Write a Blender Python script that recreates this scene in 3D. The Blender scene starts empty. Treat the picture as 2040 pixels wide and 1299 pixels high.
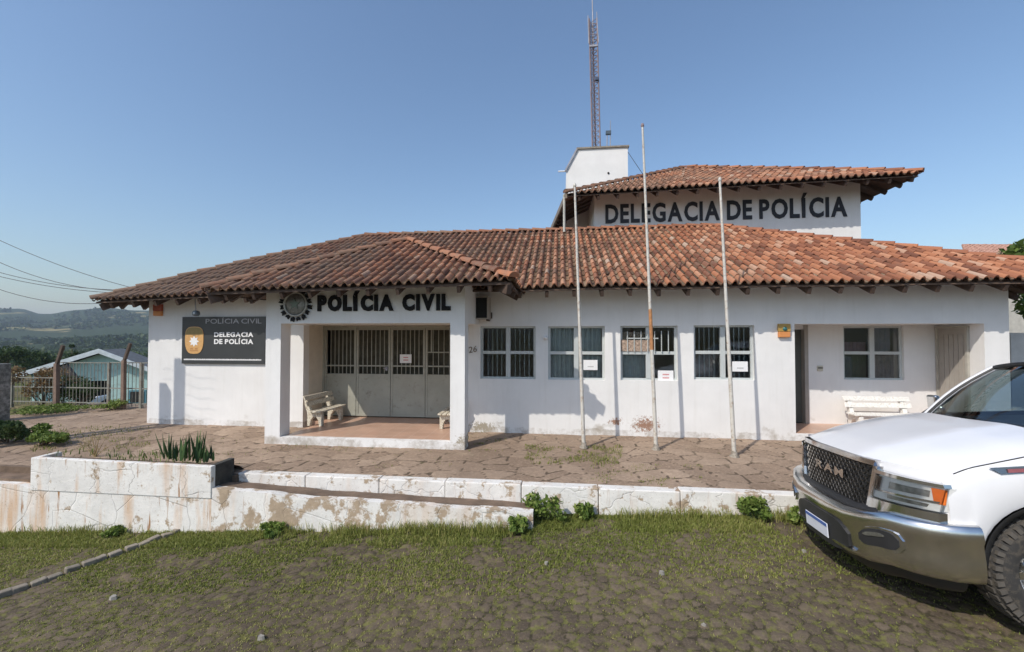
import bpy, bmesh, math, random
import numpy as np
from mathutils import Vector, Matrix
R = math.radians
sc = bpy.context.scene
C = sc.collection
rng = random.Random(7)
nrg = np.random.default_rng(11)

# ------------------------------------------------------------------ camera, sky, sun, exposure
F = 847.0; CU = 1020.0; CV = 649.5; HOR = 668.0
PITCH = math.atan((HOR - CV) / F)
cam_d = bpy.data.cameras.new("camera"); cam = bpy.data.objects.new("camera", cam_d); C.objects.link(cam)
cam_d.sensor_width = 36.0; cam_d.sensor_fit = 'HORIZONTAL'; cam_d.lens = F / 2040.0 * 36.0
cam_d.clip_start = 0.05; cam_d.clip_end = 6000.0
cam.location = (0, 0, 0); cam.rotation_euler = (math.pi / 2 + PITCH, 0, 0)
sc.camera = cam

SUN_EL = 44.0
SUN_AZ = 45.0            # light travels towards +x +y
w = bpy.data.worlds.new("World"); sc.world = w; w.use_nodes = True
nt = w.node_tree; bg = nt.nodes["Background"]
sky = nt.nodes.new("ShaderNodeTexSky"); sky.sky_type = 'NISHITA'; sky.sun_disc = False
sky.sun_elevation = R(SUN_EL); sky.sun_rotation = R(180.0 + SUN_AZ)
sky.altitude = 100; sky.air_density = 1.3; sky.dust_density = 1.7; sky.ozone_density = 4.5
nt.links.new(sky.outputs[0], bg.inputs[0]); bg.inputs[1].default_value = 0.150
sun_d = bpy.data.lights.new("sun", 'SUN'); sun_d.energy = 3.35; sun_d.angle = R(0.5); sun_d.color = (1.0, 0.93, 0.835)
sun = bpy.data.objects.new("sun", sun_d); C.objects.link(sun)
ld = Vector((math.cos(R(SUN_EL)) * math.sin(R(SUN_AZ)), math.cos(R(SUN_EL)) * math.cos(R(SUN_AZ)), -math.sin(R(SUN_EL))))
sun.rotation_euler = ld.to_track_quat('-Z', 'Y').to_euler(); sun.location = (-20, -20, 30)
sc.view_settings.view_transform = 'Standard'; sc.view_settings.look = 'None'
sc.view_settings.exposure = 0.10; sc.view_settings.gamma = 1.0; sc.view_settings.use_curve_mapping = False
sc.cycles.max_bounces = 8; sc.cycles.transparent_max_bounces = 16; sc.cycles.volume_bounces = 0

# ------------------------------------------------------------------ frames
PSI = R(6.5)
CP, SP = math.cos(PSI), math.sin(PSI)
def ray(u, v):
    a = (u - CU) / F; b = (CV - v) / F
    cp, sp = math.cos(PITCH), math.sin(PITCH)
    return Vector((a, cp - b * sp, sp + b * cp))
def w2l(p): return Vector((p[0] * CP - p[1] * SP, p[0] * SP + p[1] * CP, p[2]))
def l2w(p): return Vector((p[0] * CP + p[1] * SP, -p[0] * SP + p[1] * CP, p[2]))
def L(u, v, yb):
    "point of the plane yb = const of the building frame where the surveyed sight line (u, v) meets it"
    d = w2l(ray(u, v)); k = yb / d[1]
    return Vector((d[0] * k, yb, d[2] * k))
def LX(u, yb, v=668): return L(u, v, yb)[0]
def LZ(u, v, yb): return L(u, v, yb)[2]
def WY(u, v, Y):
    d = ray(u, v); return d * (Y / d[1])

ORG = {}
def tag(o, label=None, cat=None, group=None, kind=None):
    if label: o['label'] = label
    if cat: o['category'] = cat
    if group: o['group'] = group
    if kind: o['kind'] = kind
    return o
def thing(name, label, cat, loc=(0, 0, 0), group=None, frame=True):
    o = bpy.data.objects.new(name, None); C.objects.link(o); o.empty_display_size = 0.2
    o.location = l2w(loc) if frame else Vector(loc)
    if frame: o.rotation_euler = (0, 0, -PSI)
    ORG[o.name] = Vector(loc)
    return tag(o, label, cat, group)

class MB:
    def __init__(s): s.v = []; s.f = []; s.sm = []; s.at = {}
    def add(s, vs, fs, smooth=False, **at):
        n = len(s.v); s.v += [tuple(p) for p in vs]
        m0 = len(s.f)
        s.f += [tuple(i + n for i in f) for f in fs]; s.sm += [smooth] * len(fs)
        for k, val in at.items():
            a = s.at.setdefault(k, {})
            for i in range(m0, len(s.f)): a[i] = val
        return s
    def box(s, x0, x1, y0, y1, z0, z1):
        x0, x1 = sorted((x0, x1)); y0, y1 = sorted((y0, y1)); z0, z1 = sorted((z0, z1))
        return s.add([(x0,y0,z0),(x1,y0,z0),(x1,y1,z0),(x0,y1,z0),(x0,y0,z1),(x1,y0,z1),(x1,y1,z1),(x0,y1,z1)],
              [(0,3,2,1),(4,5,6,7),(0,1,5,4),(1,2,6,5),(2,3,7,6),(3,0,4,7)])
    def hexa(s, p):   # 8 points, bottom ring then top ring, counter-clockwise seen from above
        return s.add(p, [(0,3,2,1),(4,5,6,7),(0,1,5,4),(1,2,6,5),(2,3,7,6),(3,0,4,7)])
    def bar(s, a, b, wd, ht, up=(0, 0, 1)):
        a = Vector(a); b = Vector(b); d = (b - a).normalized(); up = Vector(up)
        sd = d.cross(up)
        if sd.length < 1e-4: sd = d.cross(Vector((0, 1, 0)))
        sd.normalize(); u2 = sd.cross(d).normalized()
        P = []
        for q in (a, b):
            for (i, j) in ((-1,-1),(1,-1),(1,1),(-1,1)): P.append(q + sd * (i * wd / 2) + u2 * (j * ht / 2))
        return s.add(P, [(0,1,2,3),(7,6,5,4),(0,4,5,1),(1,5,6,2),(2,6,7,3),(3,7,4,0)])
    def tube(s, pts, r, seg=10, cap=True, smooth=True):
        pts = [Vector(p) for p in pts]
        if not hasattr(r, '__len__'): r = [r] * len(pts)
        V = []; n = len(pts); ref = None
        for i, p in enumerate(pts):
            d = (pts[min(i + 1, n - 1)] - pts[max(i - 1, 0)]).normalized()
            if ref is None:
                ref = Vector((0, 0, 1)) if abs(d.z) < .9 else Vector((1, 0, 0))
            a = d.cross(ref).normalized(); b = d.cross(a).normalized(); ref = a.cross(d) if False else ref
            for k in range(seg):
                t = 2 * math.pi * k / seg
                V.append(p + (a * math.cos(t) + b * math.sin(t)) * r[i])
        Fs = []
        for i in range(n - 1):
            for k in range(seg):
                k2 = (k + 1) % seg
                Fs.append((i*seg+k, i*seg+k2, (i+1)*seg+k2, (i+1)*seg+k))
        s.add(V, Fs, smooth)
        if cap:
            s.add(V[:seg], [tuple(range(seg))]); s.add(V[-seg:], [tuple(range(seg))[::-1]])
        return s
    def lathe(s, c, prof, seg=16, axis='z', smooth=True):
        "prof = [(r, h)], round an axis through c"
        V = []
        for r, h in prof:
            for k in range(seg):
                t = 2 * math.pi * k / seg; a, b = r * math.cos(t), r * math.sin(t)
                q = {'z': (a, b, h), 'y': (a, h, b), 'x': (h, a, b)}[axis]
                V.append((c[0] + q[0], c[1] + q[1], c[2] + q[2]))
        Fs = [(i*seg+k, i*seg+(k+1)%seg, (i+1)*seg+(k+1)%seg, (i+1)*seg+k) for i in range(len(prof)-1) for k in range(seg)]
        s.add(V, Fs, smooth)
        return s
    def grid(s, P, smooth=True, closed_u=False):
        "P[i][j] points"
        n, m = len(P), len(P[0]); V = [q for row in P for q in row]; Fs = []
        for i in range(n - 1):
            for j in range(m - 1): Fs.append((i*m+j, i*m+j+1, (i+1)*m+j+1, (i+1)*m+j))
        return s.add(V, Fs, smooth)
    def poly(s, pts): return s.add(pts, [tuple(range(len(pts)))])
    def prism(s, pts, vec):
        n = len(pts); v = Vector(vec); V = [Vector(p) for p in pts] + [Vector(p) + v for p in pts]
        return s.add(V, [tuple(range(n))[::-1], tuple(range(n, 2*n))] + [(i, (i+1)%n, n+(i+1)%n, n+i) for i in range(n)])
    def build(s, name, mat, parent=None, org=None, fix=True, bevel=0):
        if org is None: org = ORG.get(parent.name, Vector((0,0,0))) if parent else Vector((0,0,0))
        me = bpy.data.meshes.new(name)
        me.from_pydata([(p[0]-org[0], p[1]-org[1], p[2]-org[2]) for p in s.v], [], s.f)
        me.polygons.foreach_set('use_smooth', s.sm)
        for k, d in s.at.items():
            a = me.attributes.new(k, 'FLOAT', 'FACE')
            arr = np.zeros(len(s.f), dtype=np.float32)
            for i, val in d.items(): arr[i] = val
            a.data.foreach_set('value', arr)
        if fix:
            bm = bmesh.new(); bm.from_mesh(me); bmesh.ops.remove_doubles(bm, verts=bm.verts, dist=1e-5) if fix == 2 else None
            bmesh.ops.recalc_face_normals(bm, faces=bm.faces); bm.to_mesh(me); bm.free()
        me.update()
        for m in (mat if isinstance(mat, (list, tuple)) else [mat]): me.materials.append(m)
        o = bpy.data.objects.new(name, me); C.objects.link(o)
        if parent: o.parent = parent
        ORG[o.name] = Vector(org)
        if bevel:
            b = o.modifiers.new('bevel', 'BEVEL'); b.width = bevel; b.segments = 2; b.limit_method = 'ANGLE'; b.harden_normals = False
        return o
    def single(s, name, mat, label, cat, loc, group=None, frame=True, **kw):
        o = s.build(name, mat, None, Vector(loc), **kw)
        o.location = l2w(loc) if frame else Vector(loc)
        if frame: o.rotation_euler = (0, 0, -PSI)
        return tag(o, label, cat, group)
def struct(mb, name, mat, kind='structure', frame=True, fix=True):
    o = mb.build(name, mat, None, fix=fix)
    if frame: o.rotation_euler = (0, 0, -PSI)
    return tag(o, kind=kind)
def dup(root, loc, label=None, group=None):
    def cp(o, par):
        c = o.copy(); C.objects.link(c)
        if par: c.parent = par
        for ch in o.children: cp(ch, c)
        return c
    r = cp(root, None); r.location = loc
    if label: r['label'] = label
    if group: r['group'] = group
    return r
def quads_np(name, V, cols, mat, nv=4, parent=None, loc=None, frame=False):
    "V: (n, nv, 3) separate faces; cols: (n,) value per face"
    n = len(V); me = bpy.data.meshes.new(name)
    me.vertices.add(n * nv); me.vertices.foreach_set('co', V.reshape(-1).astype(np.float32))
    me.loops.add(n * nv); me.loops.foreach_set('vertex_index', np.arange(n * nv, dtype=np.int32))
    me.polygons.add(n); me.polygons.foreach_set('loop_start', np.arange(0, n * nv, nv, dtype=np.int32))
    me.update(calc_edges=True)
    a = me.attributes.new('tint', 'FLOAT', 'FACE'); a.data.foreach_set('value', cols.astype(np.float32))
    me.materials.append(mat); me.validate()
    o = bpy.data.objects.new(name, me); C.objects.link(o)
    if parent: o.parent = parent
    if loc is not None: o.location = loc
    if frame: o.rotation_euler = (0, 0, -PSI)
    return o

# ------------------------------------------------------------------ materials
def N(nt, t, **kw):
    n = nt.nodes.new(t)
    for k, v in kw.items():
        if k.startswith('i_'):
            key = k[2:]; n.inputs[int(key) if key.isdigit() else key.replace('_', ' ')].default_value = v
        else: setattr(n, k, v)
    return n
def base_mat(name):
    m = bpy.data.materials.new(name); m.use_nodes = True
    return m, m.node_tree, m.node_tree.nodes['Principled BSDF']
def coord(nt): return nt.nodes.new('ShaderNodeTexCoord').outputs['Object']
def noise(nt, co, scale, detail=6, rough=.6, dist=0):
    n = N(nt, 'ShaderNodeTexNoise', i_Scale=scale, i_Detail=detail, i_Roughness=rough, i_Distortion=dist)
    if co is not None: nt.links.new(co, n.inputs['Vector'])
    return n.outputs['Fac']
def ramp(nt, fac, stops):
    r = N(nt, 'ShaderNodeValToRGB'); cr = r.color_ramp
    while len(cr.elements) < len(stops): cr.elements.new(0.5)
    for e, (p, c) in zip(cr.elements, stops):
        e.position = p; e.color = (c[0], c[1], c[2], 1) if hasattr(c, '__len__') else (c, c, c, 1)
    nt.links.new(fac, r.inputs[0]); return r.outputs[0]
def mix(nt, fac, a, b, mode='MIX'):
    m = N(nt, 'ShaderNodeMix', data_type='RGBA', blend_type=mode)
    for s, v in ((m.inputs[0], fac), (m.inputs[6], a), (m.inputs[7], b)):
        if hasattr(v, 'is_linked') or isinstance(v, bpy.types.NodeSocket): nt.links.new(v, s)
        elif hasattr(v, '__len__'): s.default_value = (v[0], v[1], v[2], 1)
        else: s.default_value = v
    return m.outputs[2]
def mth(nt, op, a, b=None, c=None, clamp=False):
    m = N(nt, 'ShaderNodeMath', operation=op); m.use_clamp = clamp
    for i, v in enumerate((a, b, c)):
        if v is None: continue
        if isinstance(v, bpy.types.NodeSocket): nt.links.new(v, m.inputs[i])
        else: m.inputs[i].default_value = v
    return m.outputs[0]
def bump(nt, bs, h, strength=.3, dist=.02):
    b = N(nt, 'ShaderNodeBump', i_Strength=strength, i_Distance=dist)
    nt.links.new(h, b.inputs['Height']); nt.links.new(b.outputs[0], bs.inputs['Normal'])
def mapping(nt, co, sc=(1,1,1), loc=(0,0,0), rot=(0,0,0)):
    m = N(nt, 'ShaderNodeMapping'); m.inputs['Scale'].default_value = sc; m.inputs['Location'].default_value = loc
    m.inputs['Rotation'].default_value = rot
    nt.links.new(co, m.inputs['Vector']); return m.outputs[0]
def attr(nt, name):
    a = N(nt, 'ShaderNodeAttribute', attribute_name=name); return a.outputs['Fac']
def simple(name, col, rough=.6, metal=0.0, var=.15, scale=6, bmp=0.0, bscale=30, spec=.5, dirt=None, dirt_amt=.5):
    m, nt, bs = base_mat(name); co = coord(nt)
    f = noise(nt, co, scale, 5)
    c = mix(nt, ramp(nt, f, [(.3, 0), (.7, 1)]), tuple(x * (1 - var) for x in col), tuple(min(1, x * (1 + var)) for x in col))
    if dirt:
        f2 = noise(nt, co, scale * 2.3, 8, .7)
        c = mix(nt, ramp(nt, f2, [(.62 - dirt_amt * .3, 0), (.78 - dirt_amt * .2, 1)]), c, dirt)
    nt.links.new(c, bs.inputs['Base Color']); bs.inputs['Roughness'].default_value = rough
    bs.inputs['Metallic'].default_value = metal; bs.inputs['Specular IOR Level'].default_value = spec
    if bmp: bump(nt, bs, noise(nt, co, bscale, 5), bmp, .01)
    return m

def plaster(name, col=(.81, .805, .79), org=(0,0,0), base_z=0.0, patches=()):
    "white wall paint: faint roller blotches, streaks under the top, splashed dirt at the foot, peeled patches"
    m, nt, bs = base_mat(name); co = coord(nt)
    c = mix(nt, ramp(nt, noise(nt, co, 1.3, 6, .65), [(.35, 0), (.7, 1)]), tuple(x * .90 for x in col), col)
    st = noise(nt, mapping(nt, co, (9, 9, .7)), 1.0, 6, .65)
    c = mix(nt, mth(nt, 'MULTIPLY', ramp(nt, st, [(.52, 0), (.75, 1)]), .15), c, (.48, .45, .38))
    gl = noise(nt, mapping(nt, co, (24, 24, 1.6), (3, 1, 5)), 1.0, 7, .7)
    c = mix(nt, mth(nt, 'MULTIPLY', ramp(nt, gl, [(.6, 0), (.72, 1)]), .10), c, (.36, .34, .30))
    sx = N(nt, 'ShaderNodeSeparateXYZ'); nt.links.new(co, sx.inputs[0])
    h = mth(nt, 'SUBTRACT', sx.outputs[2], base_z)
    low = mth(nt, 'ADD', h, mth(nt, 'MULTIPLY', noise(nt, co, 5, 7, .7), -.36))
    low = ramp(nt, low, [(0.0, 1), (.06, 0)])
    n2 = ramp(nt, noise(nt, co, 2.2, 4, .6), [(.56, 0), (.7, 1)])
    c = mix(nt, mth(nt, 'MULTIPLY', mth(nt, 'MULTIPLY', low, n2), .6), c, (.30, .25, .18))
    foot = mth(nt, 'ADD', h, mth(nt, 'MULTIPLY', noise(nt, co, 2.5, 8, .8), -.20))
    fm = ramp(nt, noise(nt, co, 1.7, 7, .75), [(.44, 0), (.60, 1)])
    c = mix(nt, mth(nt, 'MULTIPLY', mth(nt, 'MULTIPLY', ramp(nt, foot, [(-.06, 1), (.02, 0)]), fm), .6), c, (.27, .22, .16))
    fine = noise(nt, co, 26, 6, .75)
    for (px, pz, rx, rz, pc) in patches:
        dx = mth(nt, 'DIVIDE', mth(nt, 'SUBTRACT', sx.outputs[0], px), rx); dz = mth(nt, 'DIVIDE', mth(nt, 'SUBTRACT', sx.outputs[2], pz), rz)
        d = mth(nt, 'SQRT', mth(nt, 'ADD', mth(nt, 'MULTIPLY', dx, dx), mth(nt, 'MULTIPLY', dz, dz)))
        q = mth(nt, 'ADD', d, mth(nt, 'MULTIPLY', mth(nt, 'SUBTRACT', noise(nt, co, 17, 8, .85), .5), 4.2))
        q = ramp(nt, q, [(.40, 1), (.52, 0)])
        lim = ramp(nt, d, [(.9, 1), (1.3, 0)])
        c = mix(nt, mth(nt, 'MULTIPLY', q, lim), c, pc)
    nt.links.new(c, bs.inputs['Base Color']); bs.inputs['Roughness'].default_value = .85; bs.inputs['Specular IOR Level'].default_value = .25
    bump(nt, bs, mth(nt, 'ADD', fine, mth(nt, 'MULTIPLY', noise(nt, co, 4, 3), 2.0)), .18, .01)
    return m

def worn_white(name, wear=.5, rust=.3, base=(.78, .76, .72), under=(.27, .21, .15)):
    "lime-washed masonry: paint worn through to brown, vertical rusty runs, hair cracks"
    m, nt, bs = base_mat(name); co = coord(nt)
    c = mix(nt, ramp(nt, noise(nt, co, 3, 6), [(.35, 0), (.65, 1)]), tuple(x * .86 for x in base), base)
    run = noise(nt, mapping(nt, co, (2.6, 2.6, .35)), 1.5, 7, .6)
    c = mix(nt, mth(nt, 'MULTIPLY', ramp(nt, run, [(.52, 0), (.66, 1)]), rust), c, (.58, .35, .18))
    run2 = noise(nt, mapping(nt, co, (9, 9, .8), (7, 3, 1)), 1.4, 7, .65)
    c = mix(nt, mth(nt, 'MULTIPLY', ramp(nt, run2, [(.60, 0), (.68, 1)]), rust * 1.5), c, (.36, .20, .10))
    w1 = noise(nt, co, 3.6, 10, .72)
    c = mix(nt, ramp(nt, w1, [(.66 - wear * .26, 0), (.70 - wear * .24, 1)]), c, mix(nt, noise(nt, co, 14, 4), under, tuple(x * 1.9 for x in under)))
    spk = noise(nt, co, 34, 4, .7)
    c = mix(nt, mth(nt, 'MULTIPLY', ramp(nt, spk, [(.62, 0), (.7, 1)]), .7), c, tuple(x * .9 for x in under))
    vo = N(nt, 'ShaderNodeTexVoronoi', feature='DISTANCE_TO_EDGE', i_Scale=1.9)
    nt.links.new(mapping(nt, mix(nt, .22, co, N(nt, 'ShaderNodeTexNoise', i_Scale=3.0).outputs['Color']), (1, 1, .8)), vo.inputs['Vector'])
    crk = ramp(nt, vo.outputs['Distance'], [(0.0, 1), (.010, 0)])
    gate = ramp(nt, noise(nt, co, 1.1, 3), [(.48, 0), (.60, 1)])
    c = mix(nt, mth(nt, 'MULTIPLY', mth(nt, 'MULTIPLY', crk, gate), .4), c, (.13, .10, .07))
    nt.links.new(c, bs.inputs['Base Color']); bs.inputs['Roughness'].default_value = .9; bs.inputs['Specular IOR Level'].default_value = .2
    bump(nt, bs, mth(nt, 'SUBTRACT', noise(nt, co, 12, 8, .7), mth(nt, 'MULTIPLY', crk, .6)), .5, .02)
    return m

def stones(name, scale, c1, c2, joint, jw=.03, moss=None, moss_amt=.5, rough=.85, dist=.10, bmp=.6, soil=None, js=1.0):
    "irregular natural stone paving"
    m, nt, bs = base_mat(name); co = coord(nt)
    wob = N(nt, 'ShaderNodeTexNoise', i_Scale=scale * 1.1, i_Detail=3.0); nt.links.new(co, wob.inputs['Vector'])
    cc = mix(nt, dist, co, wob.outputs['Color'])
    vd = N(nt, 'ShaderNodeTexVoronoi', feature='DISTANCE_TO_EDGE', i_Scale=scale); nt.links.new(cc, vd.inputs['Vector'])
    vc = N(nt, 'ShaderNodeTexVoronoi', feature='F1', i_Scale=scale); nt.links.new(cc, vc.inputs['Vector'])
    bw = N(nt, 'ShaderNodeSeparateColor'); nt.links.new(vc.outputs['Color'], bw.inputs[0])
    c = mix(nt, bw.outputs[0], c1, c2)
    c = mix(nt, ramp(nt, noise(nt, co, scale * 3.5, 8, .72), [(.35, 0), (.7, 1)]), mix(nt, .0, c, c), mix(nt, .35, c, (.42, .33, .24)))
    c = mix(nt, ramp(nt, noise(nt, co, .55, 5), [(.4, 0), (.65, .45)]), c, tuple(x * .62 for x in c1))
    jn = mth(nt, 'SUBTRACT', vd.outputs['Distance'], mth(nt, 'MULTIPLY', mth(nt, 'SUBTRACT', noise(nt, co, scale * 4, 4), .5), jw * 2.4))
    jf = ramp(nt, jn, [(0.0, 1), (jw, 0)])
    jg = ramp(nt, noise(nt, co, scale * .45, 3), [(.38, .12 * js), (.58, js)])
    c = mix(nt, mth(nt, 'MULTIPLY', jf, jg), c, joint)
    if soil:
        so = ramp(nt, noise(nt, co, scale * .9, 9, .75), [(.46, 0), (.58, 1)])
        c = mix(nt, mth(nt, 'MULTIPLY', so, .75), c, soil)
    if moss:
        mo = noise(nt, co, scale * 2.1, 9, .78)
        big = ramp(nt, noise(nt, co, .8, 4), [(.3, .3), (.6, 1)])
        mk = ramp(nt, mo, [(.60 - moss_amt * .2, 0), (.68 - moss_amt * .15, 1)])
        c = mix(nt, mth(nt, 'MULTIPLY', mk, big), c, mix(nt, noise(nt, co, 20, 3), moss, tuple(x * 1.5 for x in moss)))
    nt.links.new(c, bs.inputs['Base Color']); bs.inputs['Roughness'].default_value = rough; bs.inputs['Specular IOR Level'].default_value = .25
    hh = mth(nt, 'ADD', mth(nt, 'MULTIPLY', ramp(nt, jn, [(0, 0), (jw * 2.2, 1)]), js), mth(nt, 'MULTIPLY', noise(nt, co, scale * 5, 8, .75), 1.4))
    bump(nt, bs, hh, bmp, .03)
    return m

def tile_mat(name):
    "clay barrel tiles: attribute rnd = one value per tile, ch = 1 on cover tiles, 0 in the channels (lichen and soot lie there)"
    m, nt, bs = base_mat(name); co = coord(nt)
    r = attr(nt, 'rnd'); ch = attr(nt, 'ch')
    clay = ramp(nt, r, [(0.0, (.17, .075, .05)), (.3, (.31, .128, .074)), (.65, (.43, .185, .100)), (.9, (.50, .26, .16)), (1.0, (.45, .33, .25))])
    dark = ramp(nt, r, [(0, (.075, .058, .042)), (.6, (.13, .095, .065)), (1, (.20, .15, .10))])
    sx = N(nt, 'ShaderNodeSeparateXYZ'); nt.links.new(co, sx.inputs[0])
    # the left wing is more weathered than the right
    wx = mth(nt, 'MULTIPLY_ADD', sx.outputs[0], -.050, .36)
    wx = mth(nt, 'ADD', wx, mth(nt, 'MULTIPLY', ramp(nt, mth(nt, 'MULTIPLY', sx.outputs[2], .1), [(.52, 0), (.56, 1)]), .28))
    n1 = noise(nt, co, 1.1, 6, .65); n2 = noise(nt, co, 9, 8, .75)
    lich = mth(nt, 'ADD', mth(nt, 'ADD', wx, mth(nt, 'MULTIPLY', mth(nt, 'SUBTRACT', n1, .5), 1.3)), mth(nt, 'MULTIPLY', mth(nt, 'SUBTRACT', n2, .5), 1.2))
    lf = ramp(nt, lich, [(.18, 0), (.75, .9)])
    cover = mix(nt, lf, clay, mix(nt, n2, (.15, .10, .075), (.25, .19, .14)))
    spots = ramp(nt, noise(nt, co, 30, 5, .7), [(.66, 0), (.72, .6)])
    cover = mix(nt, spots, cover, (.44, .40, .32))
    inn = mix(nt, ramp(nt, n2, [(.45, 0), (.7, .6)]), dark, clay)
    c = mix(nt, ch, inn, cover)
    nt.links.new(c, bs.inputs['Base Color']); bs.inputs['Roughness'].default_value = .9; bs.inputs['Specular IOR Level'].default_value = .15
    bump(nt, bs, noise(nt, co, 40, 6, .7), .4, .01)
    return m

def leaf_mat(name, c1, c2, c3=None, trans=.25):
    m, nt, bs = base_mat(name)
    t = attr(nt, 'tint')
    st = [(0, c1), (.6, c2)] + ([(1, c3)] if c3 else [])
    c = ramp(nt, t, st)
    nt.links.new(c, bs.inputs['Base Color']); bs.inputs['Roughness'].default_value = .6; bs.inputs['Specular IOR Level'].default_value = .3
    tr = N(nt, 'ShaderNodeBsdfTranslucent'); nt.links.new(c, tr.inputs[0])
    mx = N(nt, 'ShaderNodeMixShader'); mx.inputs[0].default_value = trans
    out = nt.nodes['Material Output']
    nt.links.new(bs.outputs[0], mx.inputs[1]); nt.links.new(tr.outputs[0], mx.inputs[2]); nt.links.new(mx.outputs[0], out.inputs[0])
    return m
def glass_mat(name, tint=(.75, .8, .8), refl=.10):
    m, nt, bs = base_mat(name); nt.nodes.remove(bs)
    tr = N(nt, 'ShaderNodeBsdfTransparent'); tr.inputs[0].default_value = (*tint, 1)
    gl = N(nt, 'ShaderNodeBsdfGlossy'); gl.inputs['Roughness'].default_value = .02
    fr = N(nt, 'ShaderNodeFresnel'); fr.inputs[0].default_value = 1.5
    f = mth(nt, 'ADD', mth(nt, 'MULTIPLY', fr.outputs[0], 1.0), refl * .5, clamp=True)
    mx = N(nt, 'ShaderNodeMixShader'); nt.links.new(f, mx.inputs[0]); nt.links.new(tr.outputs[0], mx.inputs[1]); nt.links.new(gl.outputs[0], mx.inputs[2])
    nt.links.new(mx.outputs[0], nt.nodes['Material Output'].inputs[0])
    return m

M = {}
M['wall'] = plaster('wall_paint', base_z=0.0, patches=[(1.62, .22, .42, .24, (.33, .20, .14)), (1.05, .27, .20, .13, (.33, .20, .14)), (-1.55, .10, .45, .18, (.36, .32, .25))])
M['wall2'] = plaster('upper_wall_paint', base_z=-3.0)
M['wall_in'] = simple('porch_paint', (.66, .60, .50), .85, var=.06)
M['tile'] = tile_mat('clay_tiles')
M['wood'] = simple('dark_rafter_wood', (.075, .048, .035), .8, var=.3, scale=12, bmp=.3)
M['deck'] = simple('roof_lining_wood', (.13, .085, .06), .85, var=.25, scale=8)
M['door'] = simple('grey_green_door_paint', (.36, .36, .305), .5, var=.10, scale=3, dirt=(.20, .19, .15), dirt_amt=.2)
M['doorgrey'] = simple('brown_grey_door_paint', (.36, .33, .29), .6, var=.08, scale=5)
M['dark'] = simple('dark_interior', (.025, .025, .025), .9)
M['frame'] = simple('window_frame_paint', (.50, .53, .52), .45, var=.06)
M['glass'] = glass_mat('window_glass', (.9, .93, .93), .0)
M['curtain'] = simple('pale_curtain', (.42, .46, .47), .9, var=.12, scale=9)
M['refl_mottle'] = simple('mottled_reflection', (.45, .33, .25), .9, var=.5, scale=22, dirt=(.15, .12, .10), dirt_amt=.6)  # brown mottle of a reflection in the glass, painted as colour
M['curtain_r'] = simple('rosy_curtain', (.30, .24, .22), .9, var=.25, scale=9)
M['black'] = simple('black_paint', (.008, .008, .009), .6, var=.2, spec=.2)
M['charcoal'] = simple('charcoal_letter_paint', (.018, .019, .026), .6, var=.2)
M['paper'] = simple('white_paper', (.80, .80, .80), .8, var=.04)
M['ink'] = simple('pink_ink', (.62, .30, .30), .8)
M['inkd'] = simple('dark_ink', (.08, .08, .08), .8)
M['signbk'] = simple('sign_charcoal', (.045, .048, .050), .35, var=.15, scale=2)
M['white'] = simple('white_letters', (.82, .82, .82), .5, var=.02)
M['lgrey'] = simple('pale_grey_letters', (.42, .43, .45), .5, var=.02)
M['gold'] = simple('gold_badge', (.62, .36, .14), .4, var=.12, scale=20)
M['goldd'] = simple('dark_gold_badge', (.27, .20, .07), .5, var=.12, scale=20)
M['pewter'] = simple('pewter_emblem', (.22, .22, .21), .4, .6, var=.4, scale=25)
M['pewter2'] = simple('pale_pewter_emblem', (.42, .42, .40), .4, .5, var=.2, scale=25)
M['steel'] = simple('weathered_white_steel', (.55, .53, .48), .5, var=.12, scale=8, dirt=(.30, .20, .12), dirt_amt=.35)
M['rust'] = simple('rusted_steel', (.40, .19, .08), .8, var=.3, scale=20)
M['galv'] = simple('galvanised_steel', (.32, .32, .35), .5, .3, var=.2, scale=6)
M['mast'] = simple('rusty_lattice_steel', (.23, .17, .17), .7, var=.3, scale=3)
M['concrete'] = simple('rough_concrete', (.36, .32, .27), .9, var=.25, scale=9, bmp=.4, dirt=(.13, .11, .08), dirt_amt=.7)
M['concpost'] = simple('brown_stained_post', (.19, .13, .10), .9, var=.3, scale=6, bmp=.4)
M['bench'] = simple('whitewashed_bench', (.72, .68, .57), .8, var=.1, scale=12, dirt=(.35, .29, .20), dirt_amt=.7, bmp=.2)
M['bench2'] = simple('white_bench', (.80, .79, .75), .8, var=.06, scale=12, dirt=(.50, .45, .36), dirt_amt=.4)
M['acbox'] = simple('beige_ac_casing', (.38, .34, .30), .6, var=.1)
M['redbox'] = simple('red_box', (.36, .08, .04), .5, var=.15)
M['orangebox'] = simple('orange_box', (.62, .25, .08), .5, var=.1)
M['teal'] = simple('teal_lens', (.03, .14, .14), .3)
M['porchfloor'] = None
M['soil'] = simple('brown_soil', (.16, .11, .075), .95, var=.35, scale=5, bmp=.8, bscale=18)
M['kerb'] = worn_white('worn_kerb_paint', .42, .25)
M['retain'] = worn_white('stained_retaining_paint', .30, .75)
M['retain2'] = worn_white('peeling_low_wall_paint', .62, .30)
M['planterm'] = worn_white('planter_paint', .26, .25, base=(.72, .71, .66))
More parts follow.
